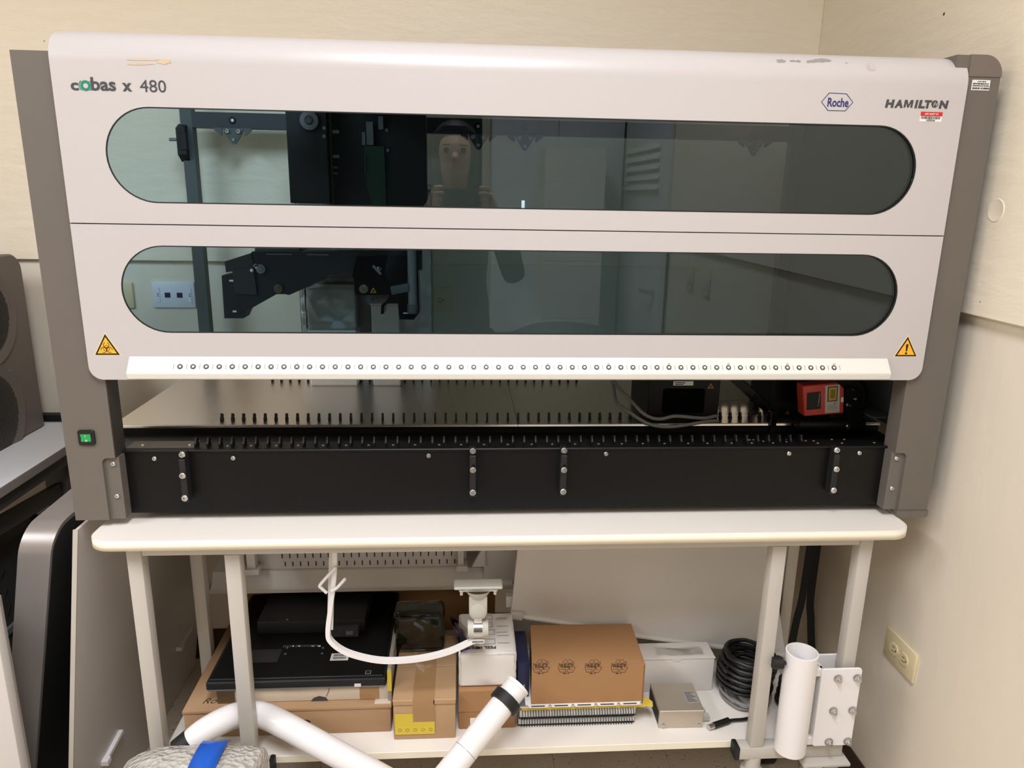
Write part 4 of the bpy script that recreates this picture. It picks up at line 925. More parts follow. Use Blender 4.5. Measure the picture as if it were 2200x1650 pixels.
for i in range(5):
    x = A.x + 0.010 + i * 0.0165
    obj('sticker_print', lathe([(0.0030, 0), (0.0030, 0.0003), (0.0040, 0.0003), (0.0040, 0)], (x, 0.0338, B.z + 0.011), (0, -1, 0), 12), ysd, ys)
# black bag in smoky plastic on it
t = thing('dark_bagged_part', 'dark part in smoky plastic lying on top of the taped carton', 'bag', (-0.20, 0.24, 0.4066))
gx0, gx1 = aY(848, 1345, 0.24).x, aY(955, 1345, 0.24).x
obj('dark_core', xf(box(gx0 + 0.006, gx1 - 0.006, 0.205, 0.262, 0.4075, 0.502, 0.006, 2), Matrix.Identity(4)), mat('dark_olive_core', (46, 46, 38), 0.4, var=0.25, vscale=14), t)
bg = box(gx0, gx1, 0.198, 0.268, 0.407, 0.508, 0.014, 3); bmesh.ops.subdivide_edges(bg, edges=bg.edges, cuts=2, use_grid_fill=True)
rg = random.Random(9)
for v in bg.verts: v.co += Vector((rg.uniform(-.002, .002), rg.uniform(-.003, .003), rg.uniform(-.0005, .002)))
obj('plastic_bag', bg, SMOKEF, t)
# low brown carton with the white one on top
t = thing('low_brown_carton', 'brown carton under the white printed carton, front row centre', 'box', (-0.055, 0.16, ZS))
obj('carton_body', box(-0.117, 0.008, 0.062, 0.27, ZS, 0.402, 0.003, 2), CARD3, t)
obj('front_flap', box(-0.1165, 0.0075, 0.0605, 0.0625, 0.352, 0.4035), CARD3, t)
A, B = aY(1010, 1543, 0.0615), aY(1077, 1567, 0.0615); obj('paper_label', box(A.x, B.x, 0.0612, 0.0625, B.z, A.z), PAPER, t)
t = thing('white_printed_carton', 'crumpled white carton printed PEEL HERE stacked on a brown carton', 'box', (-0.055, 0.165, 0.4035))
wb_ = box(-0.116, 0.009, 0.075, 0.235, 0.4037, 0.487, 0.006, 3); bmesh.ops.subdivide_edges(wb_, edges=wb_.edges, cuts=3, use_grid_fill=True)
rg = random.Random(12)
for v in wb_.verts:
    if v.co.z > 0.409: v.co += Vector((rg.uniform(-.0012, .0012), rg.uniform(-.0012, .0012), rg.uniform(-.0008, .0008)))
wbo = obj('carton_body', wb_, CARDW, t, angle=50)
RT = Matrix.Rotation(PI, 4, 'Z')
p = aZ(1066, 1389, 0.4885); text('print', 'PEEL HERE', 0.0135, T(p.x, p.y + 0.002, 0.4885) @ RT, PRINTK, t, bold=0.0002)
p2 = aZ(1027, 1392, 0.4885); obj('print_arrow', prism([(p2.x + 0.004, p2.y - 0.004), (p2.x + 0.004, p2.y + 0.004), (p2.x - 0.006, p2.y)], 'z', 0.4883, 0.4887), PRINTK, t)
for (px, py, w_) in ((1050, 1378, 28), (1052, 1358, 22), (1050, 1342, 16), (1050, 1326, 16)):
    p = aZ(px, py, 0.4885); hw = w_ / 2000
    fr_ = join(box(p.x - hw, p.x + hw, p.y - 0.0095, p.y - 0.0090, 0.4883, 0.4887), box(p.x - hw, p.x + hw, p.y + 0.0090, p.y + 0.0095, 0.4883, 0.4887), box(p.x - hw, p.x - hw + 0.0006, p.y - 0.0095, p.y + 0.0095, 0.4883, 0.4887), box(p.x + hw - 0.0006, p.x + hw, p.y - 0.0095, p.y + 0.0095, 0.4883, 0.4887))
    obj('print_frame', fr_, PRINTG, t)
ln = _new()
for (px, py) in ((1083, 1381), (1082, 1365), (1079, 1358), (1080, 1345), (1077, 1330), (1079, 1327)):
    p = aZ(px, py, 0.4885); ln = join(ln, box(p.x - 0.014, p.x + 0.012, p.y - 0.0008, p.y + 0.0008, 0.4883, 0.4886))
obj('print_lines', ln, PRINTL, t, kind='stuff')
# purple film scrap
pf = [(965, 1322, .22), (985, 1335, .20), (1003, 1352, .17), (1012, 1385, .10), (1020, 1390, .085), (990, 1402, .07), (985, 1380, .072), (975, 1350, .10)]
p3 = [aZ(q_[0], q_[1], 0.493) if q_[1] < 1386 else aY(q_[0], q_[1], 0.070) for q_ in pf]
bm = _new(); vs = [bm.verts.new(Vector((p.x, p.y, p.z))) for p in p3]; cv = bm.verts.new(sum((v.co for v in vs), Vector()) / len(vs) + Vector((0, -0.004, 0.006)))
for i in range(len(vs)): bm.faces.new((vs[i], vs[(i + 1) % len(vs)], cv))
o = obj('purple_film', bm, PURPLE, None, 'scrap of purple plastic film over the white printed carton corner', 'plastic film', smooth=True); q = o.modifiers.new('t', 'SOLIDIFY'); q.thickness = 0.0004
# spiral notebooks
def spiral_book(z0, z1, x0, x1, label, dx=0.0):
    t = thing('spiral_notebook', label, 'notebook', ((x0 + x1) / 2, 0.17, z0), 'spiral bound notebooks under the recycling-print carton')
    obj('pages', box(x0, x1, 0.068, 0.27, z0 + 0.003, z1 - 0.003), PAPER, t)
    for za, zb_ in ((z0 + 0.0012, z0 + 0.003), (z1 - 0.003, z1 - 0.0012)): obj('cover', box(x0 - 0.001, x1 + 0.001, 0.066, 0.272, za, zb_), BLACKM if za < (z0 + z1) / 2 else CARDW, t)
    cw = _new(); n = int((x1 - x0) / 0.0060); zc = (z0 + z1) / 2; rr_ = (z1 - z0) / 2 - 0.0006
    rngm = sweep([Vector((0, 0.066 + rr_ * 1.0 * math.cos(a) * 0.9, zc + rr_ * math.sin(a))) for a in [2 * PI * i / 16 for i in range(17)]], circ(0.0009, 5), False, (1, 0, 0))
    me_ = bpy.data.meshes.new('tmpc'); rngm.to_mesh(me_); rngm.free()
    for i in range(n):
        b_ = _new(); b_.from_mesh(me_); bmesh.ops.translate(b_, verts=b_.verts, vec=(x0 + 0.006 + i * (x1 - x0 - 0.012) / (n - 1), 0, 0)); cw = join(cw, b_)
    bpy.data.meshes.remove(me_)
    obj('spiral_binding', cw, CABLEK, t, kind='stuff')
spiral_book(ZS + 0.0005, ZS + 0.0185, 0.016, 0.276, 'lower spiral notebook with black coil resting on the shelf')
spiral_book(ZS + 0.019, ZS + 0.042, 0.018, 0.278, 'upper spiral notebook with black coil in the stack on the shelf')
z = ZS + 0.0425
t = thing('yellow_pad', 'thin yellow pad between spiral notebook and recycling-print carton', 'paper pad', (0.16, 0.17, z))
obj('pages', box(0.022, 0.300, 0.064, 0.27, z, z + 0.007), mat('yellow_paper', (222, 190, 72), 0.6), t)
obj('torn_corner', prism([(0.296, 0.066), (0.315, 0.060), (0.318, 0.075), (0.310, 0.090), (0.298, 0.088)], 'z', z + 0.002, z + 0.004), mat('yellow_paper', (222, 190, 72), 0.6), t)
t = thing('folded_manual', 'white stapled manual on the yellow pad', 'manual', (0.16, 0.17, z + 0.0075))
obj('pages', box(0.018, 0.290, 0.062, 0.268, z + 0.0075, z + 0.0135), PAPER, t)
obj('grey_cover', box(0.016, 0.292, 0.060, 0.268, z + 0.0136, z + 0.0152), MIDGREY, t)
t = thing('tabbed_index_sheets', 'white tabbed index sheets with dark print just below the recycling-print carton', 'paper', (0.16, 0.17, z + 0.0155))
bm = _new()
obj('sheet', box(0.030, 0.288, 0.060, 0.262, z + 0.0155, z + 0.0180), PAPER, t)
for i in range(5):
    x = 0.034 + i * 0.051; tb3 = obj('tab', prism([(x, 0.0605), (x + 0.003, 0.050), (x + 0.044, 0.050), (x + 0.048, 0.0605)], 'z', z + 0.0165, z + 0.0178), PAPER, t)
    obj('tab_print', box(x + 0.008, x + 0.038, 0.0515, 0.0555, z + 0.0178, z + 0.0181), PRINTG, tb3)
# recycling print carton
zr0 = z + 0.0184; zr1 = 0.456
t = thing('recycling_print_carton', 'brown carton with a row of REZY recycling marks on the notebook stack', 'box', (0.165, 0.14, zr0))
cb = prism([(0.042, 0.060), (0.288, 0.060), (0.293, 0.066), (0.2965, 0.222), (0.0535, 0.226)], 'z', zr0, zr1)
obj('carton_body', cb, CARD3, t, angle=20); 
obj('top_sheet', prism([(0.0425, 0.0605), (0.2875, 0.0605), (0.296, 0.2215), (0.054, 0.2255)], 'z', zr1, zr1 + 0.0012), CARD3, t)
def strokes(lines, Y, w=0.0005):
    g = _new()
    for pts in lines:
        for (xa, za), (xb, zb_) in zip(pts, pts[1:]):
            d = Vector((xb - xa, zb_ - za)); n = Vector((-d.y, d.x)).normalized() * w; d = d.normalized() * w
            g.faces.new([g.verts.new((x_, Y, z_)) for x_, z_ in ((xa - d.x + n.x, za - d.y + n.y), (xb + d.x + n.x, zb_ + d.y + n.y), (xb + d.x - n.x, zb_ + d.y - n.y), (xa - d.x - n.x, za - d.y - n.y))])
    return g
def recyc(x, z_, s, Y):
    """three outlined folding arrows round the word"""
    q = lambda pts: [(x + a * s, z_ + b * s) for a, b in pts]
    return strokes([q([(-0.55, 0.62), (-0.3, 0.98), (0.35, 0.98), (0.62, 0.66), (0.8, 0.72)]), q([(0.8, 0.72), (0.78, 0.35), (0.42, 0.5), (0.62, 0.66)]), q([(-0.55, 0.62), (-0.25, 0.42), (0.02, 0.8), (0.3, 0.42)]),
                    q([(0.75, 0.1), (1.0, -0.15), (0.7, -0.75), (0.25, -0.75), (0.2, -0.98), (0.02, -0.5), (0.3, -0.12), (0.3, -0.35), (0.62, -0.35)]),
                    q([(-0.72, 0.2), (-1.0, 0.45), (-0.85, 0.5), (-1.02, 0.1), (-0.98, -0.2), (-0.8, -0.7), (-0.15, -0.7), (-0.15, -0.3), (-0.75, -0.3)])], Y)
INK = mat('carton_ink', (70, 44, 30), 0.7)
for px in (1163, 1218, 1275, 1331):
    c = aY(px, 1433, 0.0595); o = obj('recycling_mark', recyc(c.x, c.z, 0.0182, 0.0596), INK, t, smooth=False)
    text('recycling_print', 'REZY', 0.0125, T(c.x, 0.0594, c.z - 0.0005) @ FRONT, INK, o, 'CENTER', bold=0.0003)
    obj('ink_block', box(c.x - 0.008, c.x - 0.001, 0.0594, 0.0597, c.z - 0.0172, c.z - 0.0150), INK, o)
# navy book standing between cartons
t = thing('navy_binder', 'dark blue binder standing between the white printed carton and the recycling-print carton', 'binder', (0.026, 0.16, z + 0.0155))
obj('cover', box(0.013, 0.0395, 0.085, 0.211, z + 0.0182, 0.452, 0.002, 2), BLUEB, t)
obj('spine_print', box(0.026, 0.030, 0.0845, 0.0852, z + 0.024, z + 0.05), PRINTL, t)
# white mailer box
t = thing('white_mailer_box', 'plain white mailer box with thumb notch behind the small metal case', 'box', (0.40, 0.22, ZS))
obj('carton_body', box(0.314, 0.489, 0.168, 0.228, ZS, 0.394, 0.002, 2), CARDW, t)
obj('lid', prism([(0.313, 0.3945), (0.385, 0.3945), (0.389, 0.389), (0.396, 0.3875), (0.403, 0.389), (0.407, 0.3945), (0.490, 0.3945), (0.490, 0.398), (0.313, 0.398)], 'y', 0.1665, 0.1685), CARDW, t)
obj('lid_top', box(0.313, 0.490, 0.1675, 0.2285, 0.3945, 0.3985, 0.001, 1), CARDW, t)
# film on the mailer
fm_ = _new(); rg = random.Random(2)
gr = [[fm_.verts.new((0.35 + i * 0.022 + rg.uniform(-.004, .004), 0.172 + j * 0.010 + rg.uniform(-.002, .002), 0.4005 + rg.uniform(0, .006))) for i in range(6)] for j in range(4)]
for j in range(3):
    for i in range(5): fm_.faces.new((gr[j][i], gr[j][i + 1], gr[j + 1][i + 1], gr[j + 1][i]))
obj('plastic_film', fm_, CLEARF, None, 'crumpled clear plastic film on the white mailer box', 'plastic film')
# small metal case
t = thing('power_supply', 'small bare metal power supply case on the shelf in front of the white mailer box', 'power supply', (0.375, 0.09, ZS))
M_ = T(0.377, 0.09, 0) @ Matrix.Rotation(-0.02, 4, 'Z') @ T(-0.377, -0.09, 0)
obj('case_body', xf(box(0.328, 0.427, 0.044, 0.140, ZS, 0.350, 0.0015, 2), M_), ALU, t)
obj('case_lid', xf(box(0.3275, 0.4275, 0.0432, 0.1405, 0.346, 0.3515, 0.001, 1), M_), ALU, t)
obj('side_opening', xf(box(0.3272, 0.3284, 0.052, 0.134, ZS + 0.006, 0.342), M_), BLACKM, t)
p = aZ(1484, 1497, 0.3518); rl = obj('rating_label', xf(box(p.x - 0.014, p.x + 0.014, p.y - 0.020, p.y + 0.020, 0.3514, 0.3518), Matrix.Identity(4)), PRINTL, t)
obj('label_print', join(*[box(p.x - 0.011, p.x + 0.011 - (i % 3) * 0.004, p.y - 0.016 + i * 0.005, p.y - 0.014 + i * 0.005, 0.3517, 0.352) for i in range(7)]), PRINTG, rl, kind='stuff')
for x in (0.337, 0.418): inst('screw', screw_mesh(0.003, 0.0018), t, T(x, 0.0425, ZS + 0.008))
obj('terminal', join(box(0.430, 0.448, 0.060, 0.074, ZS + 0.004, ZS + 0.014), box(0.430, 0.445, 0.082, 0.094, ZS + 0.004, ZS + 0.013)), LGREYP, t)
# din plug cable
t = thing('plug_cable', 'black cable with a metal round plug lying at the shelf front', 'cable', (0.47, 0.06, ZS))
pA = [aZ(x, y, ZS + 0.008) for x, y in ((1530, 1560), (1556, 1551), (1575, 1547), (1604, 1544))]
pA += [pA[-1] + Vector((0.05, 0.02, 0)), pA[-1] + Vector((0.07, 0.08, 0.0))]
obj('cord', tube(pA[1:], 0.0035, 8), CABLEK, t)
dv = (pA[0] - pA[1]).normalized()
obj('plug_body', sweep([pA[1] + dv * -0.012, pA[1], pA[0] - dv * 0.004], circ(0.0072, 12)), CABLEK, t)
obj('plug_shell', cyl(pA[0] - dv * 0.004, pA[0] + dv * 0.010, 0.0062, 16), STEELP, t)
# coiled cables
def coil(name, label, c, rx, ry, n, r, mt, dz, seed, group=None):
    rg = random.Random(seed); t = thing(name, label, 'cable', c, group); pts = []
    for i in range(n * 14):
        a = 2 * PI * i / 14; k = 0.86 + 0.22 * math.sin(i * 0.211 + seed) + rg.uniform(-.02, .02)
        pts.append(Vector(c) + Vector((rx * k * math.cos(a), ry * k * math.sin(a), r + dz * i / 14 + rg.uniform(0, .002))))
    obj('cord', tube(pts, r, 8, 2), mt, t); return t
coil('coiled_cable', 'grey cable coiled flat on the shelf under the black coil', (0.560, 0.135, ZS + 0.0005), 0.056, 0.060, 3, 0.0032, CABLEG, 0.0072, 1)
coil('coiled_cable', 'thick black coiled cable heaped beside the white mailer box', (0.562, 0.150, ZS + 0.022), 0.060, 0.062, 12, 0.0048, CABLEK, 0.0078, 4)
coil('coiled_cable', 'small black coil behind the white tube holder', (0.650, 0.10, ZS + 0.0005), 0.024, 0.045, 6, 0.0042, CABLEK, 0.0095, 6)

# ================================================================== things behind the boxes
t = thing('rear_carton', 'brown carton at the back of the shelf holding up the slotted tray', 'box', (-0.35, 0.42, ZS))
obj('carton_body', box(-0.70, -0.02, 0.445, 0.525, ZS, 0.487, 0.003, 2), CARD3, t)
obj('top_flap', box(-0.70, -0.02, 0.445, 0.525, 0.487, 0.491, 0.001, 1), CARD3, t)
# slotted white tray cover standing behind the rear legs
TY = 0.335
t = thing('slotted_cover', 'off-white slotted machine cover standing behind the bench legs at left', 'machine cover', (-0.35, TY + 0.1, 0.491))
x0_, x1_ = aY(443, 1285, TY).x, aY(1104, 1280, TY).x; zb3 = 0.4915
tl = aY(465, 1200, TY)
obj('bottom_flange', prism([(x0_, zb3), (x1_, zb3), (x1_, zb3 + 0.012), (x0_, zb3 + 0.012)], 'y', TY - 0.002, TY + 0.125, 0.002), FRAMEW, t)
bkp = obj('back_sheet', box(x0_ + 0.02, x1_ - 0.005, TY + 0.085, TY + 0.09, zb3 + 0.01, 0.76), OFFW, t)
obj('curved_floor', sweep([Vector((x0_ + 0.012, 0, 0)), Vector((x1_ - 0.004, 0, 0))], [(zb3 + 0.012, -TY - 0.0), (zb3 + 0.018, -TY - 0.01), (zb3 + 0.045, -TY - 0.028), (zb3 + 0.052, -TY - 0.085), (zb3 + 0.012, -TY - 0.085)][::-1], up=(0, 0, 1)), OFFW, t)
rx1 = aY(985, 1220, TY + 0.05).x; lx1 = aY(545, 1220, TY + 0.05).x
sp_ = obj('slot_panel', box(lx1 - 0.01, rx1 + 0.02, TY + 0.035, TY + 0.038, aY(800, 1224, TY + 0.03).z, 0.74), OFFW, t)
slot = mesh_from(box(-0.0013, 0.0013, -0.0006, 0.0008, -0.006, 0.006), 'slot', BLACKM)
for i in range(26):
    x = aY(612 + i * 16.6, 1200, TY + 0.034).x; zz = aY(800, 1209, TY + 0.034).z
    if x < rx1 - 0.005: inst('slot', slot, sp_, T(x, TY + 0.0348, zz)); 
for i in range(26):
    x = aY(605 + i * 16.6, 1180, TY + 0.034).x
    if x < rx1 - 0.005: inst('slot', slot, sp_, T(x, TY + 0.0348, zz + 0.022))
obj('panel_lip', box(lx1, rx1, TY + 0.030, TY + 0.036, aY(800, 1224, TY + 0.03).z - 0.004, aY(800, 1224, TY + 0.03).z + 0.004), LGREY, t)
for xx, ww in ((aY(545, 1235, TY + .02).x, 0.02), (aY(990, 1220, TY + .02).x, 0.014)):
    obj('slide_bracket', join(box(xx - ww / 2, xx + ww / 2, TY + 0.005, TY + 0.03, zb3 + 0.066, zb3 + 0.16), box(xx - ww / 2 - 0.004, xx + ww / 2 + 0.010, TY - 0.004, TY + 0.03, zb3 + 0.052, zb3 + 0.066)), LGREY, t)
ex0 = aY(1040, 1240, TY).x
obj('end_panel', box(ex0, x1_, TY + 0.01, TY + 0.016, zb3 + 0.012, 0.74), OFFW, t)
obj('end_gusset', prism([(ex0 - 0.03, zb3 + 0.062), (ex0 + 0.002, zb3 + 0.062), (ex0 + 0.002, zb3 + 0.11), (ex0 - 0.008, zb3 + 0.105)], 'y', TY + 0.0, TY + 0.012), LGREY, t)
# big leaning off-white panel at right
PYL = 0.236
pts = [aY(1116, 1150, PYL), aY(1098, 1322, PYL), aY(1250, 1346, PYL), aY(1360, 1365, PYL), aY(1640, 1403, PYL), aY(1687, 1407, PYL), aY(1672, 1290, PYL), aY(1655, 1150, PYL)]
pl2 = []
for p in pts: pl2.append((p.x, p.z))
t = thing('leaning_cover_panel', 'large off-white cover panel leaning across the right half under the bench top', 'machine cover', (0.35, PYL + 0.01, 0.38))
lp = prism(pl2, 'y', 0.0, 0.012)
for v in lp.verts: v.co.y += PYL + (v.co.z - 0.40) * 0.02
obj('sheet', lp, OFFW, t)
A = Vector((pl2[1][0], 0, pl2[1][1])); B = Vector((pl2[5][0], 0, pl2[5][1]))
def yl(zz): return PYL + (zz - 0.40) * 0.02
obj('rolled_edge', tube([(p[0], yl(p[1]) + 0.0005, p[1] + 0.001) for p in pl2[1:6]], 0.0065, 10, 4), OFFW, t)
p = aY(1110, 1325, PYL - 0.01)
obj('corner_clip', obox((p.x, PYL + 0.002, p.z + 0.001), (0.030, 0.026, 0.020), (0, 0.12, 0), 0.002), FRAMEW, t)
obj('corner_lug', box(p.x - 0.024, p.x - 0.004, PYL + 0.012, PYL + 0.03, p.z + 0.012, p.z + 0.04), LGREY, t)
# black straps behind the right leg
for i, (pp, yy, lab) in enumerate((([(1738, 1180), (1728, 1260), (1712, 1330), (1700, 1392), (1694, 1440)], 0.40, 'wide flat black strap hanging behind the bench, nearest the white leg'), ([(1742, 1180), (1744, 1260), (1742, 1330), (1744, 1400), (1750, 1450)], 0.42, 'second flat black strap hanging behind the bench beside the wall'))):
    P3 = [aY(x, y, yy) for x, y in pp]; P3 = [Vector((p.x, yy, p.z + (0.36 if k == 0 else 0))) for k, p in enumerate(P3)]
    P3[0] = Vector((P3[1].x + 0.005, yy, 0.80))
    o = obj('black_strap', sweep(smooth_path(P3, 5), [(-0.0015, -0.010), (0.0015, -0.010), (0.0015, 0.010), (-0.0015, 0.010)], up=(0, -1, 0)), BLACKM, None, lab, 'strap')

# ================================================================== monitor mount hanging under the bench top
YH = 0.030
t = thing('monitor_mount_arm', 'white bent-bar monitor mount hanging under the bench top with grey swivel head', 'monitor mount', (-0.22, YH, 0.55))
v1 = [aY(*p, YH + 0.006) for p in ((718, 1185), (712, 1240), (706, 1352))]
obj('hanger_bar', sweep([Vector((v1[0].x, YH + 0.006, zf - 0.0005)), Vector((v1[2].x + 0.003, YH + 0.006, v1[2].z))], [(-0.002, -0.006), (0.002, -0.006), (0.002, 0.006), (-0.002, 0.006)], up=(0, -1, 0)), PIPEW, t)
cb_ = [Vector((aY(722, 1190, YH - 0.004).x, YH - 0.004, zf - 0.0005))] + [aY(*p, YH - 0.004) for p in ((719, 1230), (711, 1300), (705, 1355), (712, 1378), (745, 1401), (800, 1416), (850, 1419), (910, 1413), (965, 1399), (1006, 1381), (1020, 1375), (1040, 1375))]
obj('curved_bar', sweep(smooth_path(cb_, 5), [(-0.006, -0.0045), (0.006, -0.0045), (0.006, 0.0045), (-0.006, 0.0045)], up=(0, -1, 0)), PIPEW, t)
obj('hook_rod', tube([aY(*p, YH - 0.014) for p in ((722, 1218), (700, 1242), (687, 1258), (690, 1263), (702, 1274))], 0.0032, 8, 3), PIPEW, t)
obj('hook_rod', tube([aY(*p, YH - 0.014) for p in ((712, 1270), (725, 1262), (742, 1243))], 0.0032, 8, 3), PIPEW, t)
cx = aY(1027, 1300, YH).x
zz = lambda py: aY(1027, py, YH).z
hp = obj('swivel_plate', box(cx - 0.049, cx + 0.049, YH - 0.022, YH + 0.012, zz(1256), zz(1250), 0.002, 1), LGREYP, t)
obj('plate_flange', prism([(cx - 0.036, zz(1256)), (cx + 0.036, zz(1256)), (cx + 0.030, zz(1262)), (cx - 0.030, zz(1262))], 'y', YH - 0.018, YH + 0.010, 0.001), LGREYP, hp)
obj('cone', lathe([(0.028, 0), (0.026, -0.004), (0.019, -0.016), (0.017, -0.018), (0, -0.018)], (cx, YH, zz(1262)), (0, 0, 1), 24), LGREYP, t)
for s in (-1, 1): obj('plate_bolt', lathe([(0, -0.012), (0.003, -0.012), (0.003, -0.004), (0.0052, -0.004), (0.0052, 0), (0, 0)], (cx + s * 0.034, YH - 0.016, zz(1257)), (0, 0, 1), 10), LGREYP, hp)
nk = [(cx - 0.0185, zz(1276)), (cx + 0.0185, zz(1276)), (cx + 0.0185, zz(1308))] + [(cx + 0.0185 * math.cos(a), zz(1308) + 0.0185 * math.sin(a)) for a in [-i * PI / 10 for i in range(1, 10)]] + [(cx - 0.0185, zz(1308))]
obj('neck', prism(nk, 'y', YH - 0.014, YH + 0.014, 0.0015), LGREYP, t)
obj('neck_cap', lathe([(0, 0.004), (0.010, 0.0035), (0.016, 0.0015), (0.0165, 0)], (cx, YH - 0.0140, zz(1305)), (0, -1, 0), 24), LGREYP, t)
obj('pivot_stem', box(cx - 0.008, cx + 0.008, YH - 0.008, YH + 0.008, zz(1334), zz(1322)), PIPEW, t)
obj('pivot_drum', cyl((cx - 0.009, YH, zz(1350)), (cx + 0.009, YH, zz(1350)), 0.019, 24), STEELP, t)
for s in (-1, 1): obj('pivot_cheek', cyl((cx + s * 0.009, YH, zz(1350)), (cx + s * 0.021, YH, zz(1350)), 0.0195, 20, 0.0175) if s > 0 else cyl((cx - 0.021, YH, zz(1350)), (cx - 0.009, YH, zz(1350)), 0.0175, 20, 0.0195), LGREYP, t)
obj('end_clip', box(cx - 0.014, cx + 0.014, YH - 0.010, YH + 0.010, zz(1377), zz(1369), 0.002, 1), PIPEW, t)
# ================================================================== tubes in front of the shelf
TR = 0.0255
t = thing('bent_tube', 'thick white bent steel tube with black end plug passing behind the inner left leg', 'tube', (-0.45, 0.03, 0.306))
pth = [(404, 1600, -.036), (440, 1570, -.024), (490, 1543, .006), (525, 1534, .026), (562, 1536, .028), (610, 1557, .010), (690, 1601, -.036), (790, 1655, -.062), (900, 1716, -.098)]
P3 = [aY(*p) for p in pth]
P3.append(P3[-1] + (P3[-1] - P3[-2]) * 0.9)
obj('tube_body', tube(P3, TR, 28, 8), PIPEW, t)
d0 = (P3[0] - P3[1]).normalized()
obj('end_plug', cyl(P3[0] + d0 * 0.020, P3[0] - d0 * 0.012, TR + 0.0015, 28), BLACKM, t)
t = thing('straight_tube', 'thick white straight steel tube with black collar leaning up to the notebook stack', 'tube', (-0.08, -0.06, 0.1))
A = aY(1113, 1472, 0.016); B = aY(975, 1646, -0.098)
d = (B - A).normalized(); TR2 = 0.0255
E_ = A + d * 0.62
while E_.z < TR2: E_ = E_ - d * 0.005
obj('tube_body', sweep([A + d * 0.006, A + d * 0.165, A + d * 0.166, E_], circ(TR2, 32)), PIPEW, t)
obj('tube_joint', cyl(A + d * 0.1655, A + d * 0.1662, TR2 + 0.0002, 32), PRINTG, t)
obj('rim_cap', lathe([(0, 0.0), (TR2 + 0.002, 0.0), (TR2 + 0.002, 0.006), (TR2, 0.008)], A, d, 32), PIPEW, t)
obj('collar', lathe([(TR2, 0), (TR2 + 0.006, 0.001), (TR2 + 0.006, 0.022), (TR2, 0.023)], A + d * 0.030, d, 32), BLACKM, t)
# ================================================================== bubble wrapped bundle
t = thing('bubble_wrap_bundle', 'bubble-wrapped bundle with blue tape at the bottom left in front of the bench', 'parcel', (-0.58, -0.17, 0))
cx0, cx1 = aY(222, 1640, -0.16).x, aY(556, 1650, -0.16).x
bm = _new(); NXB, NYB = 26, 14
prof = [0.60, 0.86, 0.97, 1.0, 1.0, 0.985, 0.96, 0.93, 0.90]
ztop = aY(390, 1609, -0.115).z + 0.012
rg = random.Random(21)
gv = []
for j in range(NYB + 1):
    row = []
    for i in range(NXB + 1):
        u = i / NXB; v = j / NYB
        hx_ = prof[min(8, int(u * 8))] * (1 - (u * 8) % 1) + prof[min(8, int(u * 8) + 1)] * ((u * 8) % 1)
        a = PI * v
        y = -0.165 - 0.085 * math.cos(a); z = (ztop - 0.07) * 1.0 + (0.07 * hx_ - 0.07 * (1 - hx_)) * math.sin(a) ** 0.6 + rg.uniform(-.003, .003)
        row.append(bm.verts.new((cx0 + (cx1 - cx0) * u + rg.uniform(-.003, .003), y + rg.uniform(-.003, .003), z)))
    gv.append(row)
lowr = []
ring = [gv[0][i] for i in range(NXB + 1)] + [gv[j][NXB] for j in range(1, NYB + 1)] + [gv[NYB][i] for i in range(NXB - 1, -1, -1)] + [gv[j][0] for j in range(NYB - 1, 0, -1)]
for j in range(NYB):
    for i in range(NXB): bm.faces.new((gv[j][i], gv[j][i + 1], gv[j + 1][i + 1], gv[j + 1][i]))
prev = ring
for k, zz_ in enumerate((0.28, 0.16, 0.06, 0.001)):
    nr = [bm.verts.new((v.co.x + rg.uniform(-.004, .004), v.co.y + rg.uniform(-.004, .004), zz_)) for v in ring]
    for i in range(len(ring)): bm.faces.new((prev[i], prev[(i + 1) % len(ring)], nr[(i + 1) % len(ring)], nr[i]))
    prev = nr
bm.faces.new(prev); bmesh.ops.recalc_face_normals(bm, faces=bm.faces)
tapef = []
bw = obj('bubble_wrap', bm, BUBBLE, t, angle=80)
q = bw.modifiers.new('s', 'SUBSURF'); q.levels = 1; q.render_levels = 2
# blue tape over the top
tx0, tx1 = aY(400, 1630, -0.17).x, aY(462, 1630, -0.17).x
bm = _new(); rows = []
for j in range(13):
    a = PI * (0.02 + 0.80 * j / 12); y = -0.165 - 0.091 * math.cos(a); z = (ztop - 0.07) + 0.0745 * math.sin(a) ** 0.6
    rows.append((bm.verts.new((tx0 + 0.006 * math.sin(a), y, z)), bm.verts.new((tx1 + 0.004 * math.sin(a), y, z))))
for A_, B_ in zip(rows, rows[1:]): bm.faces.new((A_[0], A_[1], B_[1], B_[0]))
o = obj('blue_tape', bm, BLUET, t); q = o.modifiers.new('t', 'SOLIDIFY'); q.thickness = 0.0015; q.offset = 0

# ================================================================== left side: leaning panels
n1 = Vector((1, 0, -0.143)).normalized()
t = thing('leaning_side_panel', 'tall pale grey side panel leaning against the left end of the bench', 'machine cover', (-0.95, 0.37, 0))
pn = prism([(-0.952, 0.002), (-0.946, 0.002), (-0.8285, 0.8275), (-0.8345, 0.8275)], 'y', -0.002, 0.76)
obj('sheet', pn, LGREY, t)
obj('front_edge', prism([(-0.9545, 0.002), (-0.9455, 0.002), (-0.8280, 0.8275), (-0.8370, 0.8275)], 'y', -0.0055, -0.0018), FRAMEW, t)
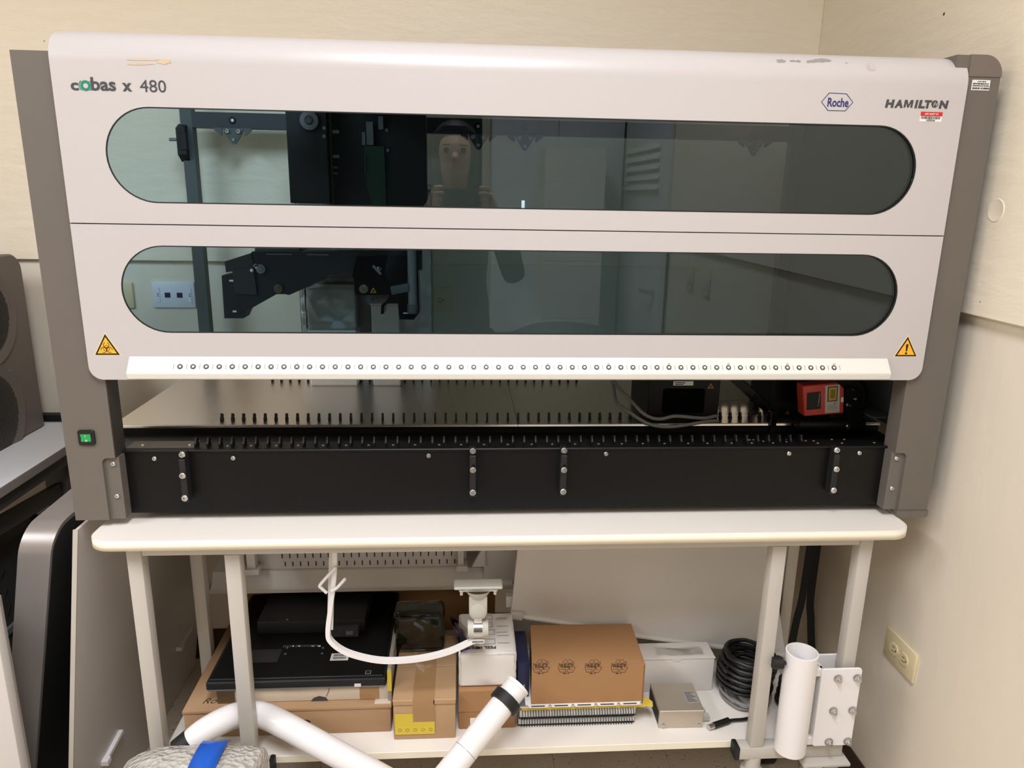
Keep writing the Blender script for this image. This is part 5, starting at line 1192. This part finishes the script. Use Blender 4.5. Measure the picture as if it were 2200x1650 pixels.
# top edge piece under the column and small lugs
def onp(px, py): return aP(px, py, (-0.946, 0, 0.002), n1)
for (a0, a1) in (((406, 1349), (380, 1393)), ((256, 1570), (219, 1638))):
    A, B = onp(*a0), onp(*a1); n_ = n1 * 0.004
    rod = sweep([A + n_, B + n_], [(-0.004, -0.006), (0.004, -0.006), (0.004, 0.006), (-0.004, 0.006)])
    dd = (B - A).normalized()
    obj('edge_lug', join(rod, sweep([B + n_ - dd * 0.012, B + n_ + dd * 0.004], [(-0.006, -0.011), (0.006, -0.011), (0.006, 0.011), (-0.006, 0.011)])), PIPEW, t)
# curved grey cover
YGc = 0.055
t = thing('curved_grey_cover', 'rounded grey machine cover with black inside standing left of the pale side panel', 'machine cover', (-1.08, 0.3, 0))
zt4, lean = 0.80, 0.24
out = [(-1.118, 0.001), (-0.975, 0.735)]; 
r_o = 0.055
prof_o = [(YGc, 0.001), (YGc, zt4 - r_o)] + [(YGc + r_o - r_o * math.cos(a), zt4 - r_o + r_o * math.sin(a)) for a in [i * PI / 2 / 8 for i in range(1, 9)]] + [(0.62, zt4 + 0.02), (0.62, 0.001)]
th = 0.062
cv_ = prism(prof_o, 'x', 0, th)
for v in cv_.verts: v.co.x += -1.128 + lean * 0.82 * v.co.z
obj('cover_shell', cv_, GREYB, t, angle=30)
pin = [(YGc + 0.008, 0.010), (YGc + 0.008, zt4 - r_o - 0.002)] + [(YGc + r_o - (r_o - 0.008) * math.cos(a), zt4 - r_o - 0.002 + (r_o - 0.008) * math.sin(a)) for a in [i * PI / 2 / 8 for i in range(1, 9)]] + [(0.61, zt4 + 0.008), (0.61, 0.010)]
ci = prism(pin, 'x', th - 0.001, th + 0.0012)
for v in ci.verts: v.co.x += -1.128 + lean * 0.82 * v.co.z
obj('black_inside', ci, BLACKM, t)
# upright grey-white slab at the far left
xs_ = aY(25, 1515, -0.07).x
t = thing('upright_slab', 'pale grey upright slab at the bottom left corner of the picture', 'panel', (xs_ - 0.2, -0.06, 0))
obj('slab', box(xs_ - 0.40, xs_, -0.075, -0.052, 0.001, 0.72, 0.003, 2), LGREY, t)
obj('slab_trim', box(xs_ - 0.40, xs_ + 0.001, -0.053, -0.048, 0.001, 0.72), DESKE, t)

# ================================================================== left desk with vented instrument
ZK = 0.80
xk = aZ(0, 1047, ZK).x
t = thing('side_desk', 'grey-white desk with dark frame at the far left against the back wall', 'desk', (xk - 0.5, 0.3, 0))
tp_ = obj('desk_top', box(xk - 0.80, xk, -0.10, 0.765, ZK - 0.004, ZK, 0.0015, 1), DESKW, t)
obj('desk_edge', box(xk - 0.80, xk + 0.0005, -0.10, 0.765, ZK - 0.024, ZK - 0.004), DESKE, tp_)
obj('desk_frame', box(xk - 0.040, xk - 0.012, -0.05, 0.74, ZK - 0.060, ZK - 0.024), mat('desk_frame_dark', (70, 66, 62), 0.5), t)
DKF = mat('desk_frame_dark', (70, 66, 62), 0.5)
for y in (0.02, 0.60): obj('desk_leg', box(xk - 0.09, xk - 0.03, y, y + 0.07, 0.02, ZK - 0.07, 0.004, 2), DKF, t)
for y in (0.02, 0.60): obj('desk_leg', box(xk - 0.76, xk - 0.70, y, y + 0.07, 0.02, ZK - 0.07, 0.004, 2), DKF, t)
for x in (xk - 0.06, xk - 0.73):
    obj('desk_foot', box(x - 0.035, x + 0.035, -0.05, 0.72, 0.0005, 0.022, 0.004, 2), DKF, t)
obj('cross_brace', sweep([(xk - 0.055, 0.09, 0.70), (xk - 0.055, 0.60, 0.66)], [(-0.02, -0.008), (0.02, -0.008), (0.02, 0.008), (-0.02, 0.008)]), DKF, t)
# instrument
xi = aZ(97, 915, ZK).x; yi1 = 0.728; zi1 = aX(20, 546, xi).z
t = thing('vented_instrument', 'grey bench instrument with round ribbed vents on the side desk', 'lab instrument', (xi - 0.25, 0.4, ZK))
bd_ = prism(rrect(0.10, yi1, ZK + 0.001, zi1, 0.045, 8, (0, 0, 1, 0)), 'x', xi - 0.45, xi, 0.004)
hb = obj('housing', bd_, GREYD, t, angle=30)
for (pc_, rr_) in (((-8, 676), 0.098), ((8, 885), 0.108)):
    c = aX(pc_[0], pc_[1], xi)
    rec = obj('vent_recess', lathe([(rr_ + 0.030, 0), (rr_ + 0.026, 0.006), (rr_ + 0.012, 0.004), (rr_ + 0.002, 0.0015), (0, 0.001)], (xi, c.y - 0.05, c.z), (1, 0, 0), 48), GREYD, hb)
    sl_ = _new(); n = 40
    for i in range(n):
        u = -1 + 2 * (i + 0.5) / n; h = rr_ * math.sqrt(1 - u * u); y = c.y - 0.05 + u * rr_
        sl_ = join(sl_, box(xi + 0.001, xi + 0.0022, y - 0.0011, y + 0.0011, c.z - h, c.z + h))
    obj('vent_slots', sl_, BLACKM, rec, kind='stuff')
p = aX(20, 796, xi); obj('screw_cover', lathe([(0, 0.001), (0.0016, 0.0008)], (xi, p.y, p.z), (1, 0, 0), 8), PAPER, hb)
# black strip drawn for the shade in the gap between desk and wall
obj('desk_gap_shade', box(XL, xk + 0.02, 0.772, 0.799, ZK + 0.0, ZK + 0.018), BLACKM, None, 'black strip standing in for the shaded gap along the wall behind the side desk', 'shade strip')
# dark equipment under the desk
xe = xk - 0.10
t = thing('dark_equipment_case', 'dark grey equipment case with vent slots under the side desk', 'equipment case', (xe - 0.3, 0.45, 0))
ztq = aX(20, 1170, xe).z
ca = obj('case_body', box(xe - 0.40, xe, 0.20, 0.62, 0.0005, max(0.3, ztq), 0.006, 2), mat('dark_case_plastic', (52, 50, 48), 0.5), t)
for k in range(3):
    for j in range(3):
        obj('case_slot', xf(box(-0.001, 0.0012, -0.012, 0.012, -0.002, 0.002), T(xe, 0.30 + j * 0.09, max(0.3, ztq) - 0.06 - k * 0.05) @ Matrix.Rotation(0.9, 4, 'X')), BLACKM, ca)
obj('case_ledge', box(xe - 0.40, xe + 0.006, 0.20, 0.62, max(0.3, ztq) - 0.215, max(0.3, ztq) - 0.195, 0.002, 1), MIDGREY, ca)
obj('case_handle', tube([(xe - 0.02, 0.30, max(.3, ztq) + 0.0), (xe - 0.02, 0.31, max(.3, ztq) + 0.03), (xe - 0.02, 0.36, max(.3, ztq) + 0.04), (xe - 0.02, 0.52, max(.3, ztq) + 0.04), (xe - 0.02, 0.57, max(.3, ztq) + 0.03), (xe - 0.02, 0.58, max(.3, ztq) + 0.0)], 0.008, 8), BLACKM, ca)
# ================================================================== the room behind the photographer (seen mirrored in the smoked glass)
dr = struct('door_1', box(XRU - 0.030, XRU - 0.0005, -3.06, -2.16, 0.01, 2.08, 0.003, 1), mat('white_door_paint', (222, 222, 222), 0.45))
struct('louvre_frame', join(box(XRU - 0.036, XRU - 0.030, -2.98, -2.96, 1.47, 1.72), box(XRU - 0.036, XRU - 0.030, -2.26, -2.24, 1.47, 1.72)), mat('white_door_paint', (222, 222, 222), 0.45), dr)
lv = mesh_from(xf(box(-0.004, 0.004, -0.35, 0.35, -0.016, 0.016), Matrix.Rotation(0.5, 4, 'Y')), 'louvre_slat', mat('pale_louvre', (236, 234, 226), 0.4))
for i in range(5): struct_o = inst('louvre_slat', lv, dr, T(XRU - 0.040, -2.61, 1.50 + i * 0.048))
struct('door_handle', join(cyl((XRU - 0.075, -2.24, 1.0), (XRU - 0.03, -2.24, 1.0), 0.010, 12), cyl((XRU - 0.075, -2.34, 1.0), (XRU - 0.075, -2.235, 1.0), 0.009, 12)), STEELP, dr)
for y_, lab in ((-1.816, 'white rocker switch plate on the right wall, the one nearer the louvred door'), (-1.598, 'white rocker switch plate on the right wall, the one nearer the workstation')):
    t = thing('light_switch', lab, 'light switch', (XR, y_, 1.115))
    obj('cover_plate', box(XR - 0.006, XR, y_ - 0.036, y_ + 0.036, 1.057, 1.173, 0.002, 2), IVORY, t)
    obj('rocker', box(XR - 0.010, XR - 0.005, y_ - 0.011, y_ + 0.011, 1.098, 1.132, 0.001, 1), JACKW, t)
CW = mat('white_cabinet_paint', (226, 229, 232), 0.4)
t = thing('storage_cabinet', 'tall white two-door storage cabinet against the far wall', 'cabinet', (0.45, -3.3, 0))
obj('carcass', box(0.065, 0.835, -3.48, -3.14, 0.0005, 1.98, 0.003, 1), CW, t)
for xa, xb, hx in ((0.067, 0.449, 0.42), (0.451, 0.833, 0.48)):
    d = obj('door', box(xa, xb, -3.14, -3.118, 0.06, 1.976, 0.003, 1), CW, t)
    obj('handle', join(cyl((hx, -3.118, 1.02), (hx, -3.09, 1.02), 0.005, 8), cyl((hx, -3.118, 1.16), (hx, -3.09, 1.16), 0.005, 8), cyl((hx, -3.09, 1.0), (hx, -3.09, 1.18), 0.006, 10)), STEELP, d)
for z0, z1, lab in ((0.0005, 0.78, 'large white carton on the floor in front of the storage cabinet'), (0.781, 1.10, 'white carton in the middle of the stack by the storage cabinet'), (1.101, 1.70, 'tall white carton on top of the stack by the storage cabinet')):
    t = thing('stacked_carton', lab, 'box', (0.50, -2.92, z0))
    obj('carton_body', box(0.335, 0.665, -3.08, -2.76, z0, z1 - 0.004, 0.003, 1), CARDW, t)
    for ya, yb in ((-3.079, -2.921), (-2.919, -2.761)): obj('top_flap', box(0.336, 0.664, ya, yb, z1 - 0.004, z1, 0.001, 1), CARDW, t)
t = thing('round_bin', 'large round dark grey bin with lid in front of the white cartons', 'bin', (0.42, -2.40, 0))
obj('bin_body', lathe([(0, 0.0005), (0.24, 0.0005), (0.27, 0.70), (0.28, 0.72), (0.28, 0.735), (0, 0.735)], (0.42, -2.40, 0), (0, 0, 1), 40), mat('dark_bin_plastic', (70, 76, 80), 0.5), t)
obj('bin_lid', lathe([(0.285, 0.725), (0.29, 0.75), (0.20, 0.79), (0, 0.80)], (0.42, -2.40, 0), (0, 0, 1), 40), mat('dark_bin_plastic', (70, 76, 80), 0.5), t)

# ---- the photographer, holding the phone that took the picture
SKIN = mat('skin', (206, 160, 134), 0.5); HAIR = mat('dark_brown_hair', (40, 28, 24), 0.5); TOPC = mat('dark_teal_top', (38, 52, 58), 0.8); TROU = mat('black_trousers', (26, 26, 28), 0.8)
def skin_obj(name, V, E, mt, parent, root, sub=2):
    ks = list(V); me = bpy.data.meshes.new(name); me.from_pydata([V[k][0] for k in ks], [(ks.index(a), ks.index(b)) for a, b in E], [])
    o = bpy.data.objects.new(name, me); link(o, parent); me.materials.append(mt)
    md = o.modifiers.new('skin', 'SKIN'); md.use_smooth_shade = True
    for i, k in enumerate(ks):
        sv = me.skin_vertices[0].data[i]; r = V[k][1]; sv.radius = r if isinstance(r, tuple) else (r, r); sv.use_root = (k == root)
    s = o.modifiers.new('sub', 'SUBSURF'); s.levels = 1; s.render_levels = sub
    return o
X0, Y0_ = -0.135, -1.70
PER = thing('person', 'person in a dark top and black trousers holding up a phone with both hands', 'person', (X0, Y0_, 0))
V = {'pelvis': ((X0, Y0_, 0.93), (.13, .09)), 'waist': ((X0, Y0_, 1.08), (.115, .08)), 'chest': ((X0, Y0_, 1.27), (.135, .09)), 'neckb': ((X0, Y0_ + 0.01, 1.41), (.06, .055)), 'neck': ((X0, Y0_ + 0.025, 1.47), (.048, .048)),
     'chin': ((X0, Y0_ + 0.055, 1.53), (.058, .066)), 'mid': ((X0, Y0_ + 0.05, 1.60), (.073, .085)), 'crown': ((X0, Y0_ + 0.03, 1.67), (.066, .080))}
E = [('pelvis', 'waist'), ('waist', 'chest'), ('chest', 'neckb'), ('neckb', 'neck'), ('neck', 'chin'), ('chin', 'mid'), ('mid', 'crown')]
for s, n in ((-1, 'l'), (1, 'r')):
    cx_ = CAM.x + s * 0.075
    V.update({'sh' + n: ((X0 + s * 0.17, Y0_ + 0.0, 1.36), .052), 'el' + n: ((X0 + s * 0.24, Y0_ + 0.07, 1.12), .040), 'wr' + n: ((cx_ + s * 0.045, -1.425, 1.385), .027), 'pa' + n: ((cx_ + s * 0.022, -1.395, 1.43), (.032, .014)),
              'hip' + n: ((X0 + s * 0.09, Y0_, 0.86), .085), 'kn' + n: ((X0 + s * 0.10, Y0_ + 0.02, 0.48), .058), 'an' + n: ((X0 + s * 0.10, Y0_ - 0.01, 0.09), .038), 'to' + n: ((X0 + s * 0.115, Y0_ + 0.15, 0.035), .034)})
    E += [('chest', 'sh' + n), ('sh' + n, 'el' + n), ('el' + n, 'wr' + n), ('wr' + n, 'pa' + n), ('pelvis', 'hip' + n), ('hip' + n, 'kn' + n), ('kn' + n, 'an' + n), ('an' + n, 'to' + n)]
    for f, (dz, ln) in enumerate(((0.030, 0.9), (0.010, 1.0), (-0.010, 0.95), (-0.028, 0.75))):
        b = Vector((cx_ + s * 0.018, -1.385, 1.437 + dz))
        V['k%d%s' % (f, n)] = (tuple(b + Vector((0, -0.004, 0))), .009); V['m%d%s' % (f, n)] = (tuple(b + Vector((-s * 0.004, 0.040 * ln, 0.004))), .0085); V['t%d%s' % (f, n)] = (tuple(b + Vector((-s * 0.034 * ln, 0.048 * ln, 0.006))), .007)
        E += [('pa' + n, 'k%d%s' % (f, n)), ('k%d%s' % (f, n), 'm%d%s' % (f, n)), ('m%d%s' % (f, n), 't%d%s' % (f, n))]
    V['th1' + n] = ((cx_ + s * 0.004, -1.400, 1.425), .011); V['th2' + n] = ((cx_ - s * 0.028, -1.385, 1.437), .009)
    E += [('pa' + n, 'th1' + n), ('th1' + n, 'th2' + n)]
VB = dict(V)
for k in ('pelvis', 'waist', 'chest', 'hipl', 'hipr', 'knl', 'knr', 'anl', 'anr', 'shl', 'shr', 'ell', 'elr', 'tol', 'tor'):
    r = V[k][1]; r = r if isinstance(r, tuple) else (r, r); VB[k] = (V[k][0], tuple(q * 0.72 for q in r))
skin_obj('body', VB, E, SKIN, PER, 'pelvis')
TV = {k: (V[k][0], tuple(r * 1.12 + .004 for r in (V[k][1] if isinstance(V[k][1], tuple) else (V[k][1],) * 2))) for k in ('pelvis', 'waist', 'chest', 'neckb', 'shl', 'ell', 'wrl', 'shr', 'elr', 'wrr')}
for n in 'lr': TV['wr' + n] = (tuple(Vector(V['wr' + n][0]).lerp(Vector(V['el' + n][0]), 0.15)), (.034, .034))
TV['neckb'] = ((X0, Y0_ + 0.006, 1.395), (.075, .062))
TV['hem'] = ((X0, Y0_, 0.83), (.150, .108))
TV['pelvis'] = ((X0, Y0_, 0.93), (.152, .108))
skin_obj('top', TV, [('hem', 'pelvis')] + [e for e in E if e[0] in TV and e[1] in TV], TOPC, PER, 'pelvis')
LV = {k: (V[k][0], tuple(r * 1.10 + .006 for r in (V[k][1] if isinstance(V[k][1], tuple) else (V[k][1],) * 2))) for k in ('pelvis', 'hipl', 'knl', 'anl', 'hipr', 'knr', 'anr')}
LV['pelvis'] = ((X0, Y0_, 0.96), (.140, .098))
skin_obj('trousers', LV, [e for e in E if e[0] in LV and e[1] in LV], TROU, PER, 'pelvis')
for s in (-1, 1): obj('shoe', xf(lathe([(0, -0.03), (0.042, -0.03), (0.045, -0.01), (0.038, 0.02), (0.02, 0.045), (0, 0.05)], (0, 0, 0.031), (0, 0, 1), 18), T(X0 + s * 0.108, Y0_ + 0.055, 0) @ Matrix.Diagonal((1, 2.9, 1, 1))), BLACKM, PER)
HC = Vector((X0, Y0_ + 0.045, 1.60))
hr = _new(); bmesh.ops.create_uvsphere(hr, u_segments=24, v_segments=16, radius=1.0)
for v in hr.verts:
    c = v.co.copy(); v.co = Vector((c.x * 0.092, c.y * 0.108 - 0.018, c.z * 0.098 + 0.028))
    if c.z < 0.1: v.co.z -= (0.1 - c.z) * 0.17; v.co.y -= 0.012
    if c.y > 0.35 and c.z < 0.62: v.co.y = 0.030 - 0.02 * (0.62 - c.z)
obj('hair', xf(hr, T(HC)), HAIR, PER)
for s in (-1, 1):
    obj('eye', lathe([(0, 0.0), (0.010, -0.004), (0.011, -0.010), (0, -0.012)], HC + Vector((s * 0.032, 0.086, 0.008)), (0, 1, 0), 14), mat('eye_dark', (30, 24, 22), 0.2), PER)
    obj('eyebrow', obox(HC + Vector((s * 0.033, 0.086, 0.026)), (0.030, 0.008, 0.005), (0, s * 0.12, 0), 0.002), HAIR, PER)
    obj('ear', lathe([(0, 0.008), (0.012, 0.006), (0.016, 0), (0, 0)], HC + Vector((s * 0.074, 0.0, 0.0)), (s, 0, 0), 14), SKIN, PER)
obj('nose', xf(lathe([(0, 0.030), (0.006, 0.022), (0.010, 0.008), (0.015, 0)], (0, 0, 0), (0, 0.55, 0.0), 12), T(HC + Vector((0, 0.078, -0.018))) @ Matrix.Diagonal((1, 1, 1.3, 1))), SKIN, PER)
obj('mouth', obox(HC + Vector((0, 0.076, -0.052)), (0.042, 0.014, 0.010), (0, 0, 0), 0.004), mat('lips', (170, 96, 90), 0.5), PER)
# phone just behind the viewpoint
t = thing('smartphone', 'dark smartphone held up in landscape by the person', 'phone', (CAM.x, -1.348, 1.44))
obj('phone_body', box(CAM.x - 0.074, CAM.x + 0.074, -1.354, -1.346, 1.395, 1.468, 0.003, 2), BLACKG, t)
for k in range(3): obj('lens', cyl((CAM.x - 0.02 + k * 0.02, -1.3458, 1.452), (CAM.x - 0.02 + k * 0.02, -1.343, 1.452), 0.007, 16), BLACKM, t)
